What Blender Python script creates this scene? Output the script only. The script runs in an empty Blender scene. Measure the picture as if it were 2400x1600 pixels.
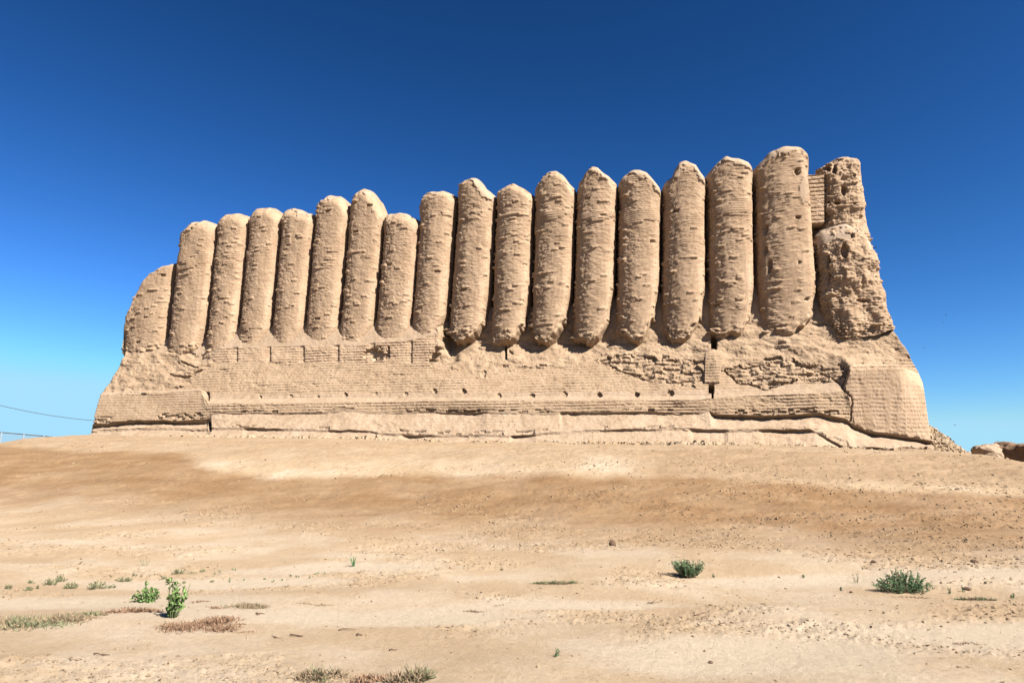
import bpy, math
import numpy as np
from mathutils import Vector

C = bpy.context.scene.collection
R = math.radians
rng = np.random.default_rng(7)

# ------------------------------------------------------------------ camera, sky, sun, exposure
EYE = 1.65
PITCH = R(10.6)
cam_d = bpy.data.cameras.new('camera'); cam_d.lens = 24.0; cam_d.sensor_width = 36.0
cam_d.clip_start = 0.05; cam_d.clip_end = 8000
cam = bpy.data.objects.new('camera', cam_d); C.objects.link(cam)
cam.location = (0, 0, EYE); cam.rotation_euler = (R(90) + PITCH, 0, 0)
bpy.context.scene.camera = cam

SUN_AZ, SUN_EL = R(48), R(42.5)          # azimuth measured from the camera side (-Y) towards +X
sdir = Vector((math.sin(SUN_AZ) * math.cos(SUN_EL), -math.cos(SUN_AZ) * math.cos(SUN_EL), math.sin(SUN_EL)))
world = bpy.data.worlds.new('World'); bpy.context.scene.world = world
world.use_nodes = True
wt = world.node_tree; wt.nodes.clear()
sky = wt.nodes.new('ShaderNodeTexSky'); sky.sky_type = 'NISHITA'; sky.sun_disc = False
sky.sun_elevation = SUN_EL; sky.sun_rotation = math.atan2(sdir.x, sdir.y)
sky.altitude = 0; sky.air_density = 1.0; sky.dust_density = 0.2; sky.ozone_density = 3.0
EXPO = 2.16
bg = wt.nodes.new('ShaderNodeBackground'); bg.inputs['Strength'].default_value = 0.1
wo = wt.nodes.new('ShaderNodeOutputWorld')
# a clear dry desert sky: deep polarised blue overhead, pale cyan at the horizon (contrast curve per channel)
sep = wt.nodes.new('ShaderNodeSeparateColor'); cmb = wt.nodes.new('ShaderNodeCombineColor')
wt.links.new(sky.outputs[0], sep.inputs[0])
def wmath(op, a, b):
    m = wt.nodes.new('ShaderNodeMath'); m.operation = op
    wt.links.new(a, m.inputs[0]); m.inputs[1].default_value = b
    return m.outputs[0]
for k, (p, c, top) in enumerate([(1.70, -0.09, 0.40), (1.44, 0.0, 0.76), (1.53, 0.23, 1.02)]):
    v = wmath('POWER', sep.outputs[k], 1.25 * p)
    v = wmath('MULTIPLY', v, (1.275 * 0.07) ** p * math.exp(c))
    m = wt.nodes.new('ShaderNodeMath'); m.operation = 'SMOOTH_MIN'
    wt.links.new(v, m.inputs[0]); m.inputs[1].default_value = top; m.inputs[2].default_value = 0.15 * top
    v = wmath('MULTIPLY', m.outputs[0], 1 / (2 ** EXPO * 0.1))
    if k == 1: vg = v
    if k == 2:
        mx = wt.nodes.new('ShaderNodeMath'); mx.operation = 'MAXIMUM'
        wt.links.new(v, mx.inputs[0]); wt.links.new(wmath('MULTIPLY', vg, 1.28), mx.inputs[1]); v = mx.outputs[0]
    wt.links.new(v, cmb.inputs[k])
wt.links.new(cmb.outputs[0], bg.inputs['Color']); wt.links.new(bg.outputs[0], wo.inputs['Surface'])
sl = bpy.data.lights.new('sun', 'SUN'); sl.energy = 4.4; sl.angle = R(0.53); sl.color = (1.0, 0.94, 0.85)
so = bpy.data.objects.new('sun', sl); C.objects.link(so)
so.rotation_euler = (-sdir).to_track_quat('-Z', 'Y').to_euler(); so.location = sdir * 100
vs = bpy.context.scene.view_settings
vs.view_transform = 'Standard'; vs.look = 'None'; vs.exposure = EXPO; vs.gamma = 1.0; vs.use_curve_mapping = False

# ------------------------------------------------------------------ noise
def hsh(ix, iy, iz, seed=0):
    h = (ix.astype(np.int64) * 374761393 + iy.astype(np.int64) * 668265263 + iz.astype(np.int64) * 2147483647 + seed * 1274126177) & 0xFFFFFFFF
    h = ((h ^ (h >> 13)) * 1274126177) & 0xFFFFFFFF
    h = ((h ^ (h >> 16)) * 2246822519) & 0xFFFFFFFF
    h = h ^ (h >> 15)
    return h.astype(np.float64) / 4294967295.0

def vnoise(x, y, z, seed=0):
    x, y, z = np.broadcast_arrays(np.asarray(x, float), np.asarray(y, float), np.asarray(z, float))
    x0, y0, z0 = np.floor(x), np.floor(y), np.floor(z)
    fx, fy, fz = x - x0, y - y0, z - z0
    fx = fx * fx * (3 - 2 * fx); fy = fy * fy * (3 - 2 * fy); fz = fz * fz * (3 - 2 * fz)
    r = 0
    for dx in (0, 1):
        wx = fx if dx else 1 - fx
        for dy in (0, 1):
            wy = fy if dy else 1 - fy
            for dz in (0, 1):
                wz = fz if dz else 1 - fz
                r = r + wx * wy * wz * hsh(x0 + dx, y0 + dy, z0 + dz, seed)
    return r * 2 - 1

def fbm(x, y, z, oct=4, seed=0, gain=0.5):
    a, t, s = 1.0, 0, 0
    for o in range(oct):
        t = t + a * vnoise(x * 2.03 ** o + 17.3 * o, y * 2.03 ** o + 5.1 * o, z * 2.03 ** o + 9.7 * o, seed + o)
        s += a; a *= gain
    return t / s * 1.6

def noise2(x, y, oct=4, seed=0, gain=0.5):
    return fbm(x, y, np.zeros_like(np.asarray(x, float)) + 0.37, oct, seed, gain)

def sstep(a, b, x):
    t = np.clip((x - a) / (b - a), 0, 1)
    return t * t * (3 - 2 * t)

# ------------------------------------------------------------------ facade frame: s along the wall, n out of it, h up
A = math.atan(0.2)
T = np.array([math.cos(A), -math.sin(A)]); NR = np.array([-math.sin(A), -math.cos(A)])
O = np.array([0.0, 39.0])

def fac2world(s, n, h):
    return np.stack([O[0] + s * T[0] + n * NR[0], O[1] + s * T[1] + n * NR[1], h + 0 * s], -1)

def world2fac(x, y):
    return (x - O[0]) * T[0] + (y - O[1]) * T[1], (x - O[0]) * NR[0] + (y - O[1]) * NR[1]

F = 1600.0
def ray(xd, yd):                       # survey sightline from the viewpoint (xd, yd: coordinates on the 2352-wide print)
    u = np.asarray(xd, float) / 0.98 - 1200; v = 800 - np.asarray(yd, float) / 0.98
    c, s_ = math.cos(PITCH), math.sin(PITCH)
    return u / F, c - s_ * v / F, s_ + c * v / F

def at_n(xd, yd, n):                   # where a sightline meets the vertical plane n metres in front of the wall
    dx, dy, dz = ray(xd, yd)
    t = (n - (-O[0] * NR[0] - O[1] * NR[1])) / (dx * NR[0] + dy * NR[1])
    x, y = dx * t, dy * t
    s, _ = world2fac(x, y)
    return s, EYE + dz * t

def toprint(P):
    x, y, z = P[..., 0], P[..., 1], P[..., 2] - EYE
    c, s_ = math.cos(PITCH), math.sin(PITCH)
    d = c * y + s_ * z; up = -s_ * y + c * z
    return (1200 + F * x / d) * 0.98, (800 - F * up / d) * 0.98

def trace(pts, xs, col):
    p = np.array(pts, float)
    return np.interp(xs, p[:, 0], p[:, col])

# ------------------------------------------------------------------ object helpers
def tag(o, label=None, cat=None, group=None, kind=None):
    if label: o['label'] = label
    if cat: o['category'] = cat
    if group: o['group'] = group
    if kind: o['kind'] = kind
    return o

def thing(name, loc, label, cat, group=None):
    o = bpy.data.objects.new(name, None); C.objects.link(o)
    o.empty_display_size = 0.2; o.location = [float(a) for a in loc]
    return tag(o, label, cat, group)

def wloc(o):
    v = Vector((0, 0, 0))
    while o is not None:
        v = v + o.location; o = o.parent
    return np.array(v)

def mesh_obj(name, V, polys, mat, parent=None, loc=None, attrs=None, smooth=True):
    """V (n,3) world coords; polys: (m,4) or (m,3) int array, or list of such arrays."""
    if not isinstance(polys, list): polys = [polys]
    base = wloc(parent) if parent is not None else (np.array(loc, float) if loc is not None else np.zeros(3))
    L = loc if loc is not None else (0, 0, 0)
    if parent is not None and loc is not None: off = np.array(loc, float); rel = off - base
    else: off = base; rel = np.zeros(3) if parent is not None else np.array(L, float)
    me = bpy.data.meshes.new(name)
    Vv = (np.asarray(V, float) - off).astype(np.float32)
    me.vertices.add(len(Vv)); me.vertices.foreach_set('co', Vv.ravel())
    idx = np.concatenate([p.ravel() for p in polys]).astype(np.int32)
    tot = np.concatenate([np.full(len(p), p.shape[1]) for p in polys]).astype(np.int32)
    me.loops.add(len(idx)); me.loops.foreach_set('vertex_index', idx)
    me.polygons.add(len(tot))
    st = np.concatenate([[0], np.cumsum(tot)[:-1]]).astype(np.int32)
    me.polygons.foreach_set('loop_start', st)
    try: me.polygons.foreach_set('loop_total', tot)
    except Exception: pass
    me.polygons.foreach_set('use_smooth', np.full(len(tot), smooth, bool))
    for k, a in (attrs or {}).items():
        at = me.attributes.new(k, 'FLOAT', 'POINT'); at.data.foreach_set('value', np.asarray(a, np.float32).ravel())
    me.update(calc_edges=True); me.validate()
    if isinstance(mat, (list, tuple)):
        for m in mat: me.materials.append(m)
    else: me.materials.append(mat)
    o = bpy.data.objects.new(name, me); C.objects.link(o)
    o.location = [float(a) for a in rel]
    if parent is not None: o.parent = parent
    return o

def grid_faces(nv, nu):
    i = np.arange(nv - 1)[:, None] * nu + np.arange(nu - 1)[None, :]
    return np.stack([i, i + 1, i + nu + 1, i + nu], -1)     # (nv-1, nu-1, 4)

def sub_mesh(V, faces, attrs=None):
    u, inv = np.unique(faces.ravel(), return_inverse=True)
    return V[u], inv.reshape(faces.shape), {k: np.asarray(a).ravel()[u] for k, a in (attrs or {}).items()}

# ------------------------------------------------------------------ materials
ALB = 0.37
def nmat(name): 
    m = bpy.data.materials.new(name); m.use_nodes = True
    nt = m.node_tree; b = nt.nodes['Principled BSDF']
    b.inputs['Roughness'].default_value = 0.95
    b.inputs['Specular IOR Level'].default_value = 0.15
    return m, nt, b

def noise_node(nt, co, scale, detail=5, rough=0.6, vec_scale=None):
    n = nt.nodes.new('ShaderNodeTexNoise'); n.inputs['Scale'].default_value = scale
    n.inputs['Detail'].default_value = detail; n.inputs['Roughness'].default_value = rough
    if vec_scale:
        mp = nt.nodes.new('ShaderNodeMapping'); mp.inputs['Scale'].default_value = vec_scale
        nt.links.new(co, mp.inputs['Vector']); nt.links.new(mp.outputs[0], n.inputs['Vector'])
    else: nt.links.new(co, n.inputs['Vector'])
    return n

def ramp(nt, fac, stops):
    r = nt.nodes.new('ShaderNodeValToRGB'); nt.links.new(fac, r.inputs['Fac'])
    el = r.color_ramp.elements
    while len(el) < len(stops): el.new(0.5)
    for e, (p, c) in zip(el, stops):
        e.position = p; e.color = (*c, 1) if len(c) == 3 else c
    return r

def mix(nt, fac, a, b, mode='MIX'):
    m = nt.nodes.new('ShaderNodeMix'); m.data_type = 'RGBA'; m.blend_type = mode
    if isinstance(fac, (int, float)): m.inputs[0].default_value = fac
    else: nt.links.new(fac, m.inputs[0])
    for k, v in ((6, a), (7, b)):
        if isinstance(v, tuple): m.inputs[k].default_value = (*v, 1)
        else: nt.links.new(v, m.inputs[k])
    return m.outputs[2]

def attr(nt, name):
    a = nt.nodes.new('ShaderNodeAttribute'); a.attribute_name = name
    return a.outputs['Fac']

def earth(name, dark, mid, light, bump=0.6, fine=30.0, big=0.6, dist=0.03):
    dark, mid, light = [(ALB * t[0], ALB * 0.995 * t[1], ALB * 1.05 * t[2]) for t in (dark, mid, light)]
    m, nt, b = nmat(name)
    co = nt.nodes.new('ShaderNodeTexCoord').outputs['Object']
    n1 = noise_node(nt, co, big, 6, 0.62)
    r1 = ramp(nt, n1.outputs['Fac'], [(0.28, dark), (0.5, mid), (0.75, light)])
    n2 = noise_node(nt, co, 9.0, 4, 0.7, (1, 1, 2.4))
    r2 = ramp(nt, n2.outputs['Fac'], [(0.3, (0.78, 0.76, 0.74)), (0.7, (1.14, 1.14, 1.14))])
    c = mix(nt, 1.0, r1.outputs[0], r2.outputs[0], 'MULTIPLY')
    n5 = noise_node(nt, co, 1.0, 4, 0.65, (3.2, 3.2, 0.22))                # rain-wash streaks
    r5 = ramp(nt, n5.outputs['Fac'], [(0.33, (0.84, 0.81, 0.78)), (0.55, (1.02, 1.02, 1.02)), (0.8, (1.06, 1.05, 1.03))])
    c = mix(nt, 1.0, c, r5.outputs[0], 'MULTIPLY')
    nt.links.new(c, b.inputs['Base Color'])
    n3 = noise_node(nt, co, fine, 6, 0.75, (1, 1, 1.7))
    bp = nt.nodes.new('ShaderNodeBump'); bp.inputs['Strength'].default_value = bump; bp.inputs['Distance'].default_value = dist
    nt.links.new(n3.outputs['Fac'], bp.inputs['Height']); nt.links.new(bp.outputs[0], b.inputs['Normal'])
    return m

M_MUD = earth('mud_brick', (0.52, 0.355, 0.22), (0.645, 0.46, 0.29), (0.74, 0.54, 0.355), 0.6, 22)
M_CAP = earth('mud_plaster', (0.54, 0.40, 0.265), (0.60, 0.45, 0.305), (0.66, 0.50, 0.345), 0.25, 30, 1.2)
M_PLAT = earth('platform_brick', (0.48, 0.34, 0.21), (0.54, 0.39, 0.245), (0.60, 0.44, 0.285), 0.55, 26)
M_RENDER = earth('smooth_mud_render', (0.50, 0.36, 0.23), (0.56, 0.415, 0.275), (0.61, 0.46, 0.315), 0.25, 28)
M_NEWBRICK = earth('new_mud_brick', (0.62, 0.44, 0.28), (0.68, 0.49, 0.315), (0.74, 0.54, 0.35), 0.35, 26)
M_FARMUD = earth('shaded_mud', (0.30, 0.19, 0.115), (0.36, 0.23, 0.14), (0.44, 0.29, 0.18), 0.8, 14)  # far wall's mud, darkened so the shade on its face is in the colour
M_PALE = earth('pale_guano_plaster', (0.58, 0.44, 0.30), (0.64, 0.49, 0.345), (0.70, 0.545, 0.395), 0.5, 22)

# ------------------------------------------------------------------ brickwork relief
def bricks(a, h, ch, bl, seed):
    k = np.floor(h / ch); off = hsh(k, k * 0 + 3, k * 0, seed) * bl
    j = np.floor((a + off) / bl)
    fx = (a + off) / bl - j; fy = h / ch - k
    r = hsh(j, k, k * 0 + 1, seed + 5)
    ca = (j + 0.5) * bl - off; chh = (k + 0.5) * ch
    return k, j, fx, fy, r, ca, chh

def groove(f, w):
    d = np.minimum(f, 1 - f)
    return 1 - sstep(0, w, d)

def weathered(a, h, P, seed, rough=1.0, band=None):
    """relief in metres (+out) of eroded mud brick; a = distance along the face, h = height, P = world points"""
    hh = h + 0.05 * vnoise(a / 1.7, h / 2.1, seed * 1.0, 3) + 0.02 * vnoise(a / 0.4, h / 0.5, seed * 1.0, 4)
    aa = a + 0.03 * vnoise(a / 0.3, h / 0.2, 1.5 + seed, 8)
    k, j, fx, fy, r, ca, chh = bricks(aa, hh, 0.135, 0.36, seed)
    pk = fbm(ca / 0.95, chh / 0.42, seed + 0.5, 3, 11)
    if band is not None: pk = pk + band
    patch = pk > 0.56
    d = 0.05 * fbm(P[..., 0] / 1.1, P[..., 1] / 1.1, P[..., 2] / 1.4, 4, 21)
    e = fbm(a / 0.17, h / 0.085, seed * 1.0, 4, 31)                  # ragged course-wise erosion
    d = d + rough * 0.0155 * e
    d = d + rough * 0.014 * fbm(a / 0.06, h / 0.05, seed * 1.0, 3, 33)
    d = d + rough * np.where(patch, 0, 0.022 * (r - 0.5) * (r > 0.25) + 0.05 * (r > 0.965))
    d = d - rough * 0.014 * groove(fy, 0.2) * (0.4 + 0.6 * (vnoise(a / 0.6, h / 0.4, 2.2, 6) > -0.1))
    lift = 0.05 + 0.04 * vnoise(ca / 0.8, chh / 0.5, seed + 1.0, 41)
    smooth = 0.05 * fbm(P[..., 0] / 1.1, P[..., 1] / 1.1, P[..., 2] / 1.4, 2, 21) + lift - 0.035 * groove(fy, 0.2) - 0.012 * groove(fx, 0.07) * (r > 0.5)
    d = np.where(patch, smooth + 0.25 * (d - lift) * 0.3, d)
    hole = (r < 0.005) & ~patch & (pk < 0.1)
    d = np.where(hole, d - 0.22, d)
    return d, patch

def coursed(a, h, seed, ch=0.165, depth=0.045, bl=0.42):
    hh = h + 0.025 * vnoise(a / 2.3, h / 3.0, seed * 1.0, 3)
    k, j, fx, fy, r, ca, chh = bricks(a, hh, ch, bl, seed)
    w = 0.55 + 0.45 * vnoise(a / 1.8, h / 0.5, seed * 1.0, 14)
    d = -depth * groove(fy, 0.25) * np.clip(w, 0.15, 1) - 0.25 * depth * groove(fx, 0.06) * (r > 0.55) + 0.018 * (r - 0.5)
    d = d + 0.016 * fbm(a / 0.12, h / 0.06, seed * 1.0, 3, 51) + 0.03 * fbm(a / 1.2, h / 0.8, seed * 1.0, 3, 52)
    return d

# ------------------------------------------------------------------ the ground
CONTACT = [(-900, 1075), (-300, 1066), (-100, 1050), (0, 1045), (100, 1029), (170, 1010), (208, 999), (300, 1001), (480, 1003), (700, 1005), (900, 1010), (1250, 1014), (1500, 1017), (1880, 1026), (1990, 1036),
           (2150, 1030), (2250, 1066), (2352, 1108), (2700, 1200), (3200, 1230)]
_cx = np.array([c[0] for c in CONTACT], float); _cy = np.array([c[1] for c in CONTACT], float)
_cs, _ch = at_n(_cx, _cy, 3.6)
GN = np.array([-400, -60, -14, -2, 3.6, 6.5, 10, 12.5, 15, 18, 21, 25, 30, 500.])
GZ = np.array([0.0, 0.3, 0.75, 1.0, 1.0, 0.95, 0.78, 0.62, 0.41, 0.19, 0.07, 0.015, 0, 0])
def ground_z(x, y, fine=True):
    x = np.asarray(x, float); y = np.asarray(y, float)
    s, n = world2fac(x, y)
    nn = n + 1.1 * vnoise(s / 7, n / 40, 0.2, 61) * sstep(5, 9, n)
    zc = np.interp(s, _cs, _ch)
    zc = (zc + np.interp(s - 1.2, _cs, _ch) + np.interp(s + 1.2, _cs, _ch)) / 3
    g = (np.interp(nn, GN, GZ) + np.interp(nn - 1, GN, GZ) + np.interp(nn + 1, GN, GZ)) / 3
    z = zc * g
    # fallen rubble heaped behind the right-hand corner
    z = z + 2.3 * np.exp(-(((s - 22.2) / 1.8) ** 2 + ((n + 3.5) / 4.5) ** 2)) 
    und = 0.10 * vnoise(x / 5.0, y / 3.5, 0.7, 62) + 0.05 * vnoise(x / 1.6, y / 1.2, 0.9, 63)
    z = z + und * sstep(1.0, 4.0, np.hypot(x, y))
    return z

def pale_mask(x, y):                   # wind-smoothed pans of pale fine sand between the flaky crust
    m = np.zeros(np.shape(x))
    for cx_, cy_, rx_, ry_ in [(2.3, 6.6, 1.7, .75), (5.0, 7.3, 1.6, .6), (-1.6, 8.3, 2.2, .55), (-5.2, 9.3, 2.2, .6), (4.6, 10.9, 2.6, .45), (7.3, 11.2, 1.8, .4), (-4.6, 11.0, 2.4, .5), (0.8, 9.0, 1.5, .35), (-3.0, 12.2, 2.0, .5)]:
        m = np.maximum(m, 1 - sstep(0.55, 1.25, np.hypot((x - cx_) / rx_, (y - cy_) / ry_) + 0.35 * noise2(x / 0.9, y / 0.45, 3, 70)))
    return m

def flake_mask(x, y):
    return sstep(-0.15, 0.45, noise2(x / 2.2, y / 1.2, 3, 64) + 0.25 * sstep(1, 8, x)) * (1 - pale_mask(x, y))

def ground_fine(x, y):
    s, n = world2fac(x, y)
    rr = flake_mask(x, y)
    d = (0.008 + 0.024 * rr) * noise2(x / 0.22, y / 0.17, 4, 65, 0.6)
    d = d + 0.017 * rr * (1 - sstep(9, 17, np.hypot(x, y))) * np.abs(noise2(x / 0.09, y / 0.07, 3, 66))
    slope = sstep(4, 8, n) * (1 - sstep(19, 24, n))
    d = d + slope * 0.035 * noise2(x / 0.5, y / 0.4, 4, 67, 0.6)
    return d

def ground_hit(xd, yd):
    dx, dy, dz = ray(xd, yd)
    t = np.linspace(3, 70, 6000)
    z = EYE + dz * t - ground_z(dx * t, dy * t)
    i = np.argmax(z < 0)
    x, y = dx * t[i], dy * t[i]
    return np.array([x, y, float(ground_z(x, y))])

def soil_mask(x, y):
    s, n = world2fac(x, y)
    w = 0.9 * noise2(x / 2.8, y / 2.0, 4, 71)
    near = np.interp(x, [-14, -8, -3, 2, 8, 14], [21.5, 23.0, 24.2, 25.2, 26.0, 26.5])
    far = np.interp(x, [-22, -15, -11, -8, -3, 3, 6, 12, 20], [10.2, 10.6, 14.2, 14.6, 13.8, 14.6, 14.8, 15.5, 15])
    b = sstep(far - 0.4, far + 1.0, n + 0.7 * w) * (1 - 0.95 * sstep(near - 7.0, near + 1.8, n + 1.5 * w))
    b = b * (0.84 + 0.16 * sstep(-0.4, 0.5, noise2(x / 1.5, y / 0.9, 4, 74)))
    return b

ang_in = np.linspace(-R(46), R(46), 1100); ang_out = np.linspace(R(46), 2 * math.pi - R(46), 90)[1:-1]
ang = np.concatenate([ang_in, ang_out])
dd = [0.25, 0.6, 1.1, 1.7, 2.4, 3.1, 3.8]
d_ = 4.3
while d_ < 21: dd.append(d_); d_ += min(0.075, max(0.028, 0.0009 * d_ * d_))
while d_ < 48: dd.append(d_); d_ += 0.075
while d_ < 5000: dd.append(d_); d_ *= 1.07
dd = np.array(dd)
AA, DDm = np.meshgrid(ang, dd)
GX, GY = np.sin(AA) * DDm, np.cos(AA) * DDm
GZZ = ground_z(GX, GY) + ground_fine(GX, GY)
V = np.stack([GX, GY, GZZ], -1)
nv, nu = V.shape[:2]
i = np.arange(nv - 1)[:, None] * nu + np.arange(nu)[None, :]
j = np.arange(nv - 1)[:, None] * nu + (np.arange(nu)[None, :] + 1) % nu
fq = np.stack([i, i + nu, j + nu, j], -1).reshape(-1, 4)
ctr = nv * nu
Vg = np.concatenate([V.reshape(-1, 3), [[0, 0, float(ground_z(0., 0.))]]])
ft = np.stack([np.full(nu, ctr), np.arange(nu), (np.arange(nu) + 1) % nu], -1)
soil = np.concatenate([soil_mask(GX, GY).ravel(), [0]])
gs, gn = world2fac(GX, GY)
rub = sstep(2, 6, GX + 0.8 * noise2(GX / 3, GY / 2, 3, 72)) * sstep(7.5, 9.5, gn) * (1 - sstep(14.2, 15.6, gn)) 
rub = np.maximum(rub, sstep(19.5, 21.5, gs + 0.3 * noise2(GX, GY, 3, 73)) * (1 - sstep(4, 7, gn)) * sstep(-40, -10, gn))
rub = np.maximum(rub, 0.75 * sstep(1, 4, gn) * (1 - sstep(10, 15.5, gn + 1.2 * noise2(GX / 4, GY / 3, 3, 75))))
rub = np.concatenate([rub.ravel(), [0]])

pale = np.concatenate([pale_mask(GX, GY).ravel(), [0]])
def ground_mat():
    m, nt, b = nmat('desert_soil')
    co = nt.nodes.new('ShaderNodeTexCoord').outputs['Object']
    sa, ra = attr(nt, 'soil'), attr(nt, 'rubble')
    n1 = noise_node(nt, co, 0.42, 6, 0.6)
    A_ = lambda *c: tuple(ALB * q for q in c)
    sand = ramp(nt, n1.outputs['Fac'], [(0.28, A_(0.57, 0.405, 0.25)), (0.47, A_(0.635, 0.475, 0.31)), (0.60, A_(0.73, 0.59, 0.43))])
    n2 = noise_node(nt, co, 1.1, 6, 0.65, (0.6, 1.3, 1))
    brown = ramp(nt, n2.outputs['Fac'], [(0.3, A_(0.29, 0.165, 0.078)), (0.52, A_(0.36, 0.212, 0.104)), (0.76, A_(0.47, 0.305, 0.17))])
    grey = ramp(nt, n2.outputs['Fac'], [(0.3, A_(0.40, 0.265, 0.155)), (0.55, A_(0.48, 0.335, 0.205)), (0.75, A_(0.56, 0.40, 0.255))])
    c = mix(nt, attr(nt, 'pale'), sand.outputs[0], A_(0.73, 0.60, 0.445))
    c = mix(nt, ra, c, grey.outputs[0])
    c = mix(nt, sa, c, brown.outputs[0])
    n3 = noise_node(nt, co, 14, 5, 0.7)
    r3 = ramp(nt, n3.outputs['Fac'], [(0.3, (0.86, 0.85, 0.84)), (0.7, (1.08, 1.08, 1.08))])
    c = mix(nt, 1.0, c, r3.outputs[0], 'MULTIPLY')
    nt.links.new(c, b.inputs['Base Color'])
    n4 = noise_node(nt, co, 24, 8, 0.8)
    bp = nt.nodes.new('ShaderNodeBump'); bp.inputs['Strength'].default_value = 0.8; bp.inputs['Distance'].default_value = 0.03
    nt.links.new(n4.outputs['Fac'], bp.inputs['Height']); nt.links.new(bp.outputs[0], b.inputs['Normal'])
    return m
M_GROUND = ground_mat()
g = mesh_obj('ground', Vg, [fq, ft[:, ::-1]], M_GROUND, attrs={'soil': soil, 'rubble': rub, 'pale': pale})
tag(g, kind='structure')

# ------------------------------------------------------------------ the fortress
fort = thing('ruined_fortress', fac2world(np.array(-3.5), np.array(0.0), np.array(3.0)),
             'huge ruined mud brick fortress with a row of rounded corrugated buttresses on a sloping platform', 'fortress')

SECT = np.array([(-1.0, -1.15), (-0.93, -0.8), (-0.79, -0.21), (-0.26, -0.045), (0.14, 0.0), (0.62, -0.02), (0.90, -0.13), (1.0, -0.45), (1.04, -1.15)])
def chaikin(p, k):
    for _ in range(k):
        q = np.empty((2 * len(p) - 2, p.shape[1]))
        q[0::2] = 0.75 * p[:-1] + 0.25 * p[1:]; q[1::2] = 0.25 * p[:-1] + 0.75 * p[1:]
        p = np.vstack([p[:1], q, p[-1:]])
    return p
def section(nu, W, D):
    p = chaikin(SECT, 2) * np.array([W, D])
    l = np.concatenate([[0], np.cumsum(np.hypot(*np.diff(p, axis=0).T))])
    q = np.linspace(0, l[-1], nu)
    ps = np.stack([np.interp(q, l, p[:, 0]), np.interp(q, l, p[:, 1])], -1)
    t = np.gradient(ps, axis=0); t /= np.linalg.norm(t, axis=1)[:, None]
    nrm = np.stack([-t[:, 1], t[:, 0]], -1)
    return ps, nrm, q - l[-1] / 2

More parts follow.
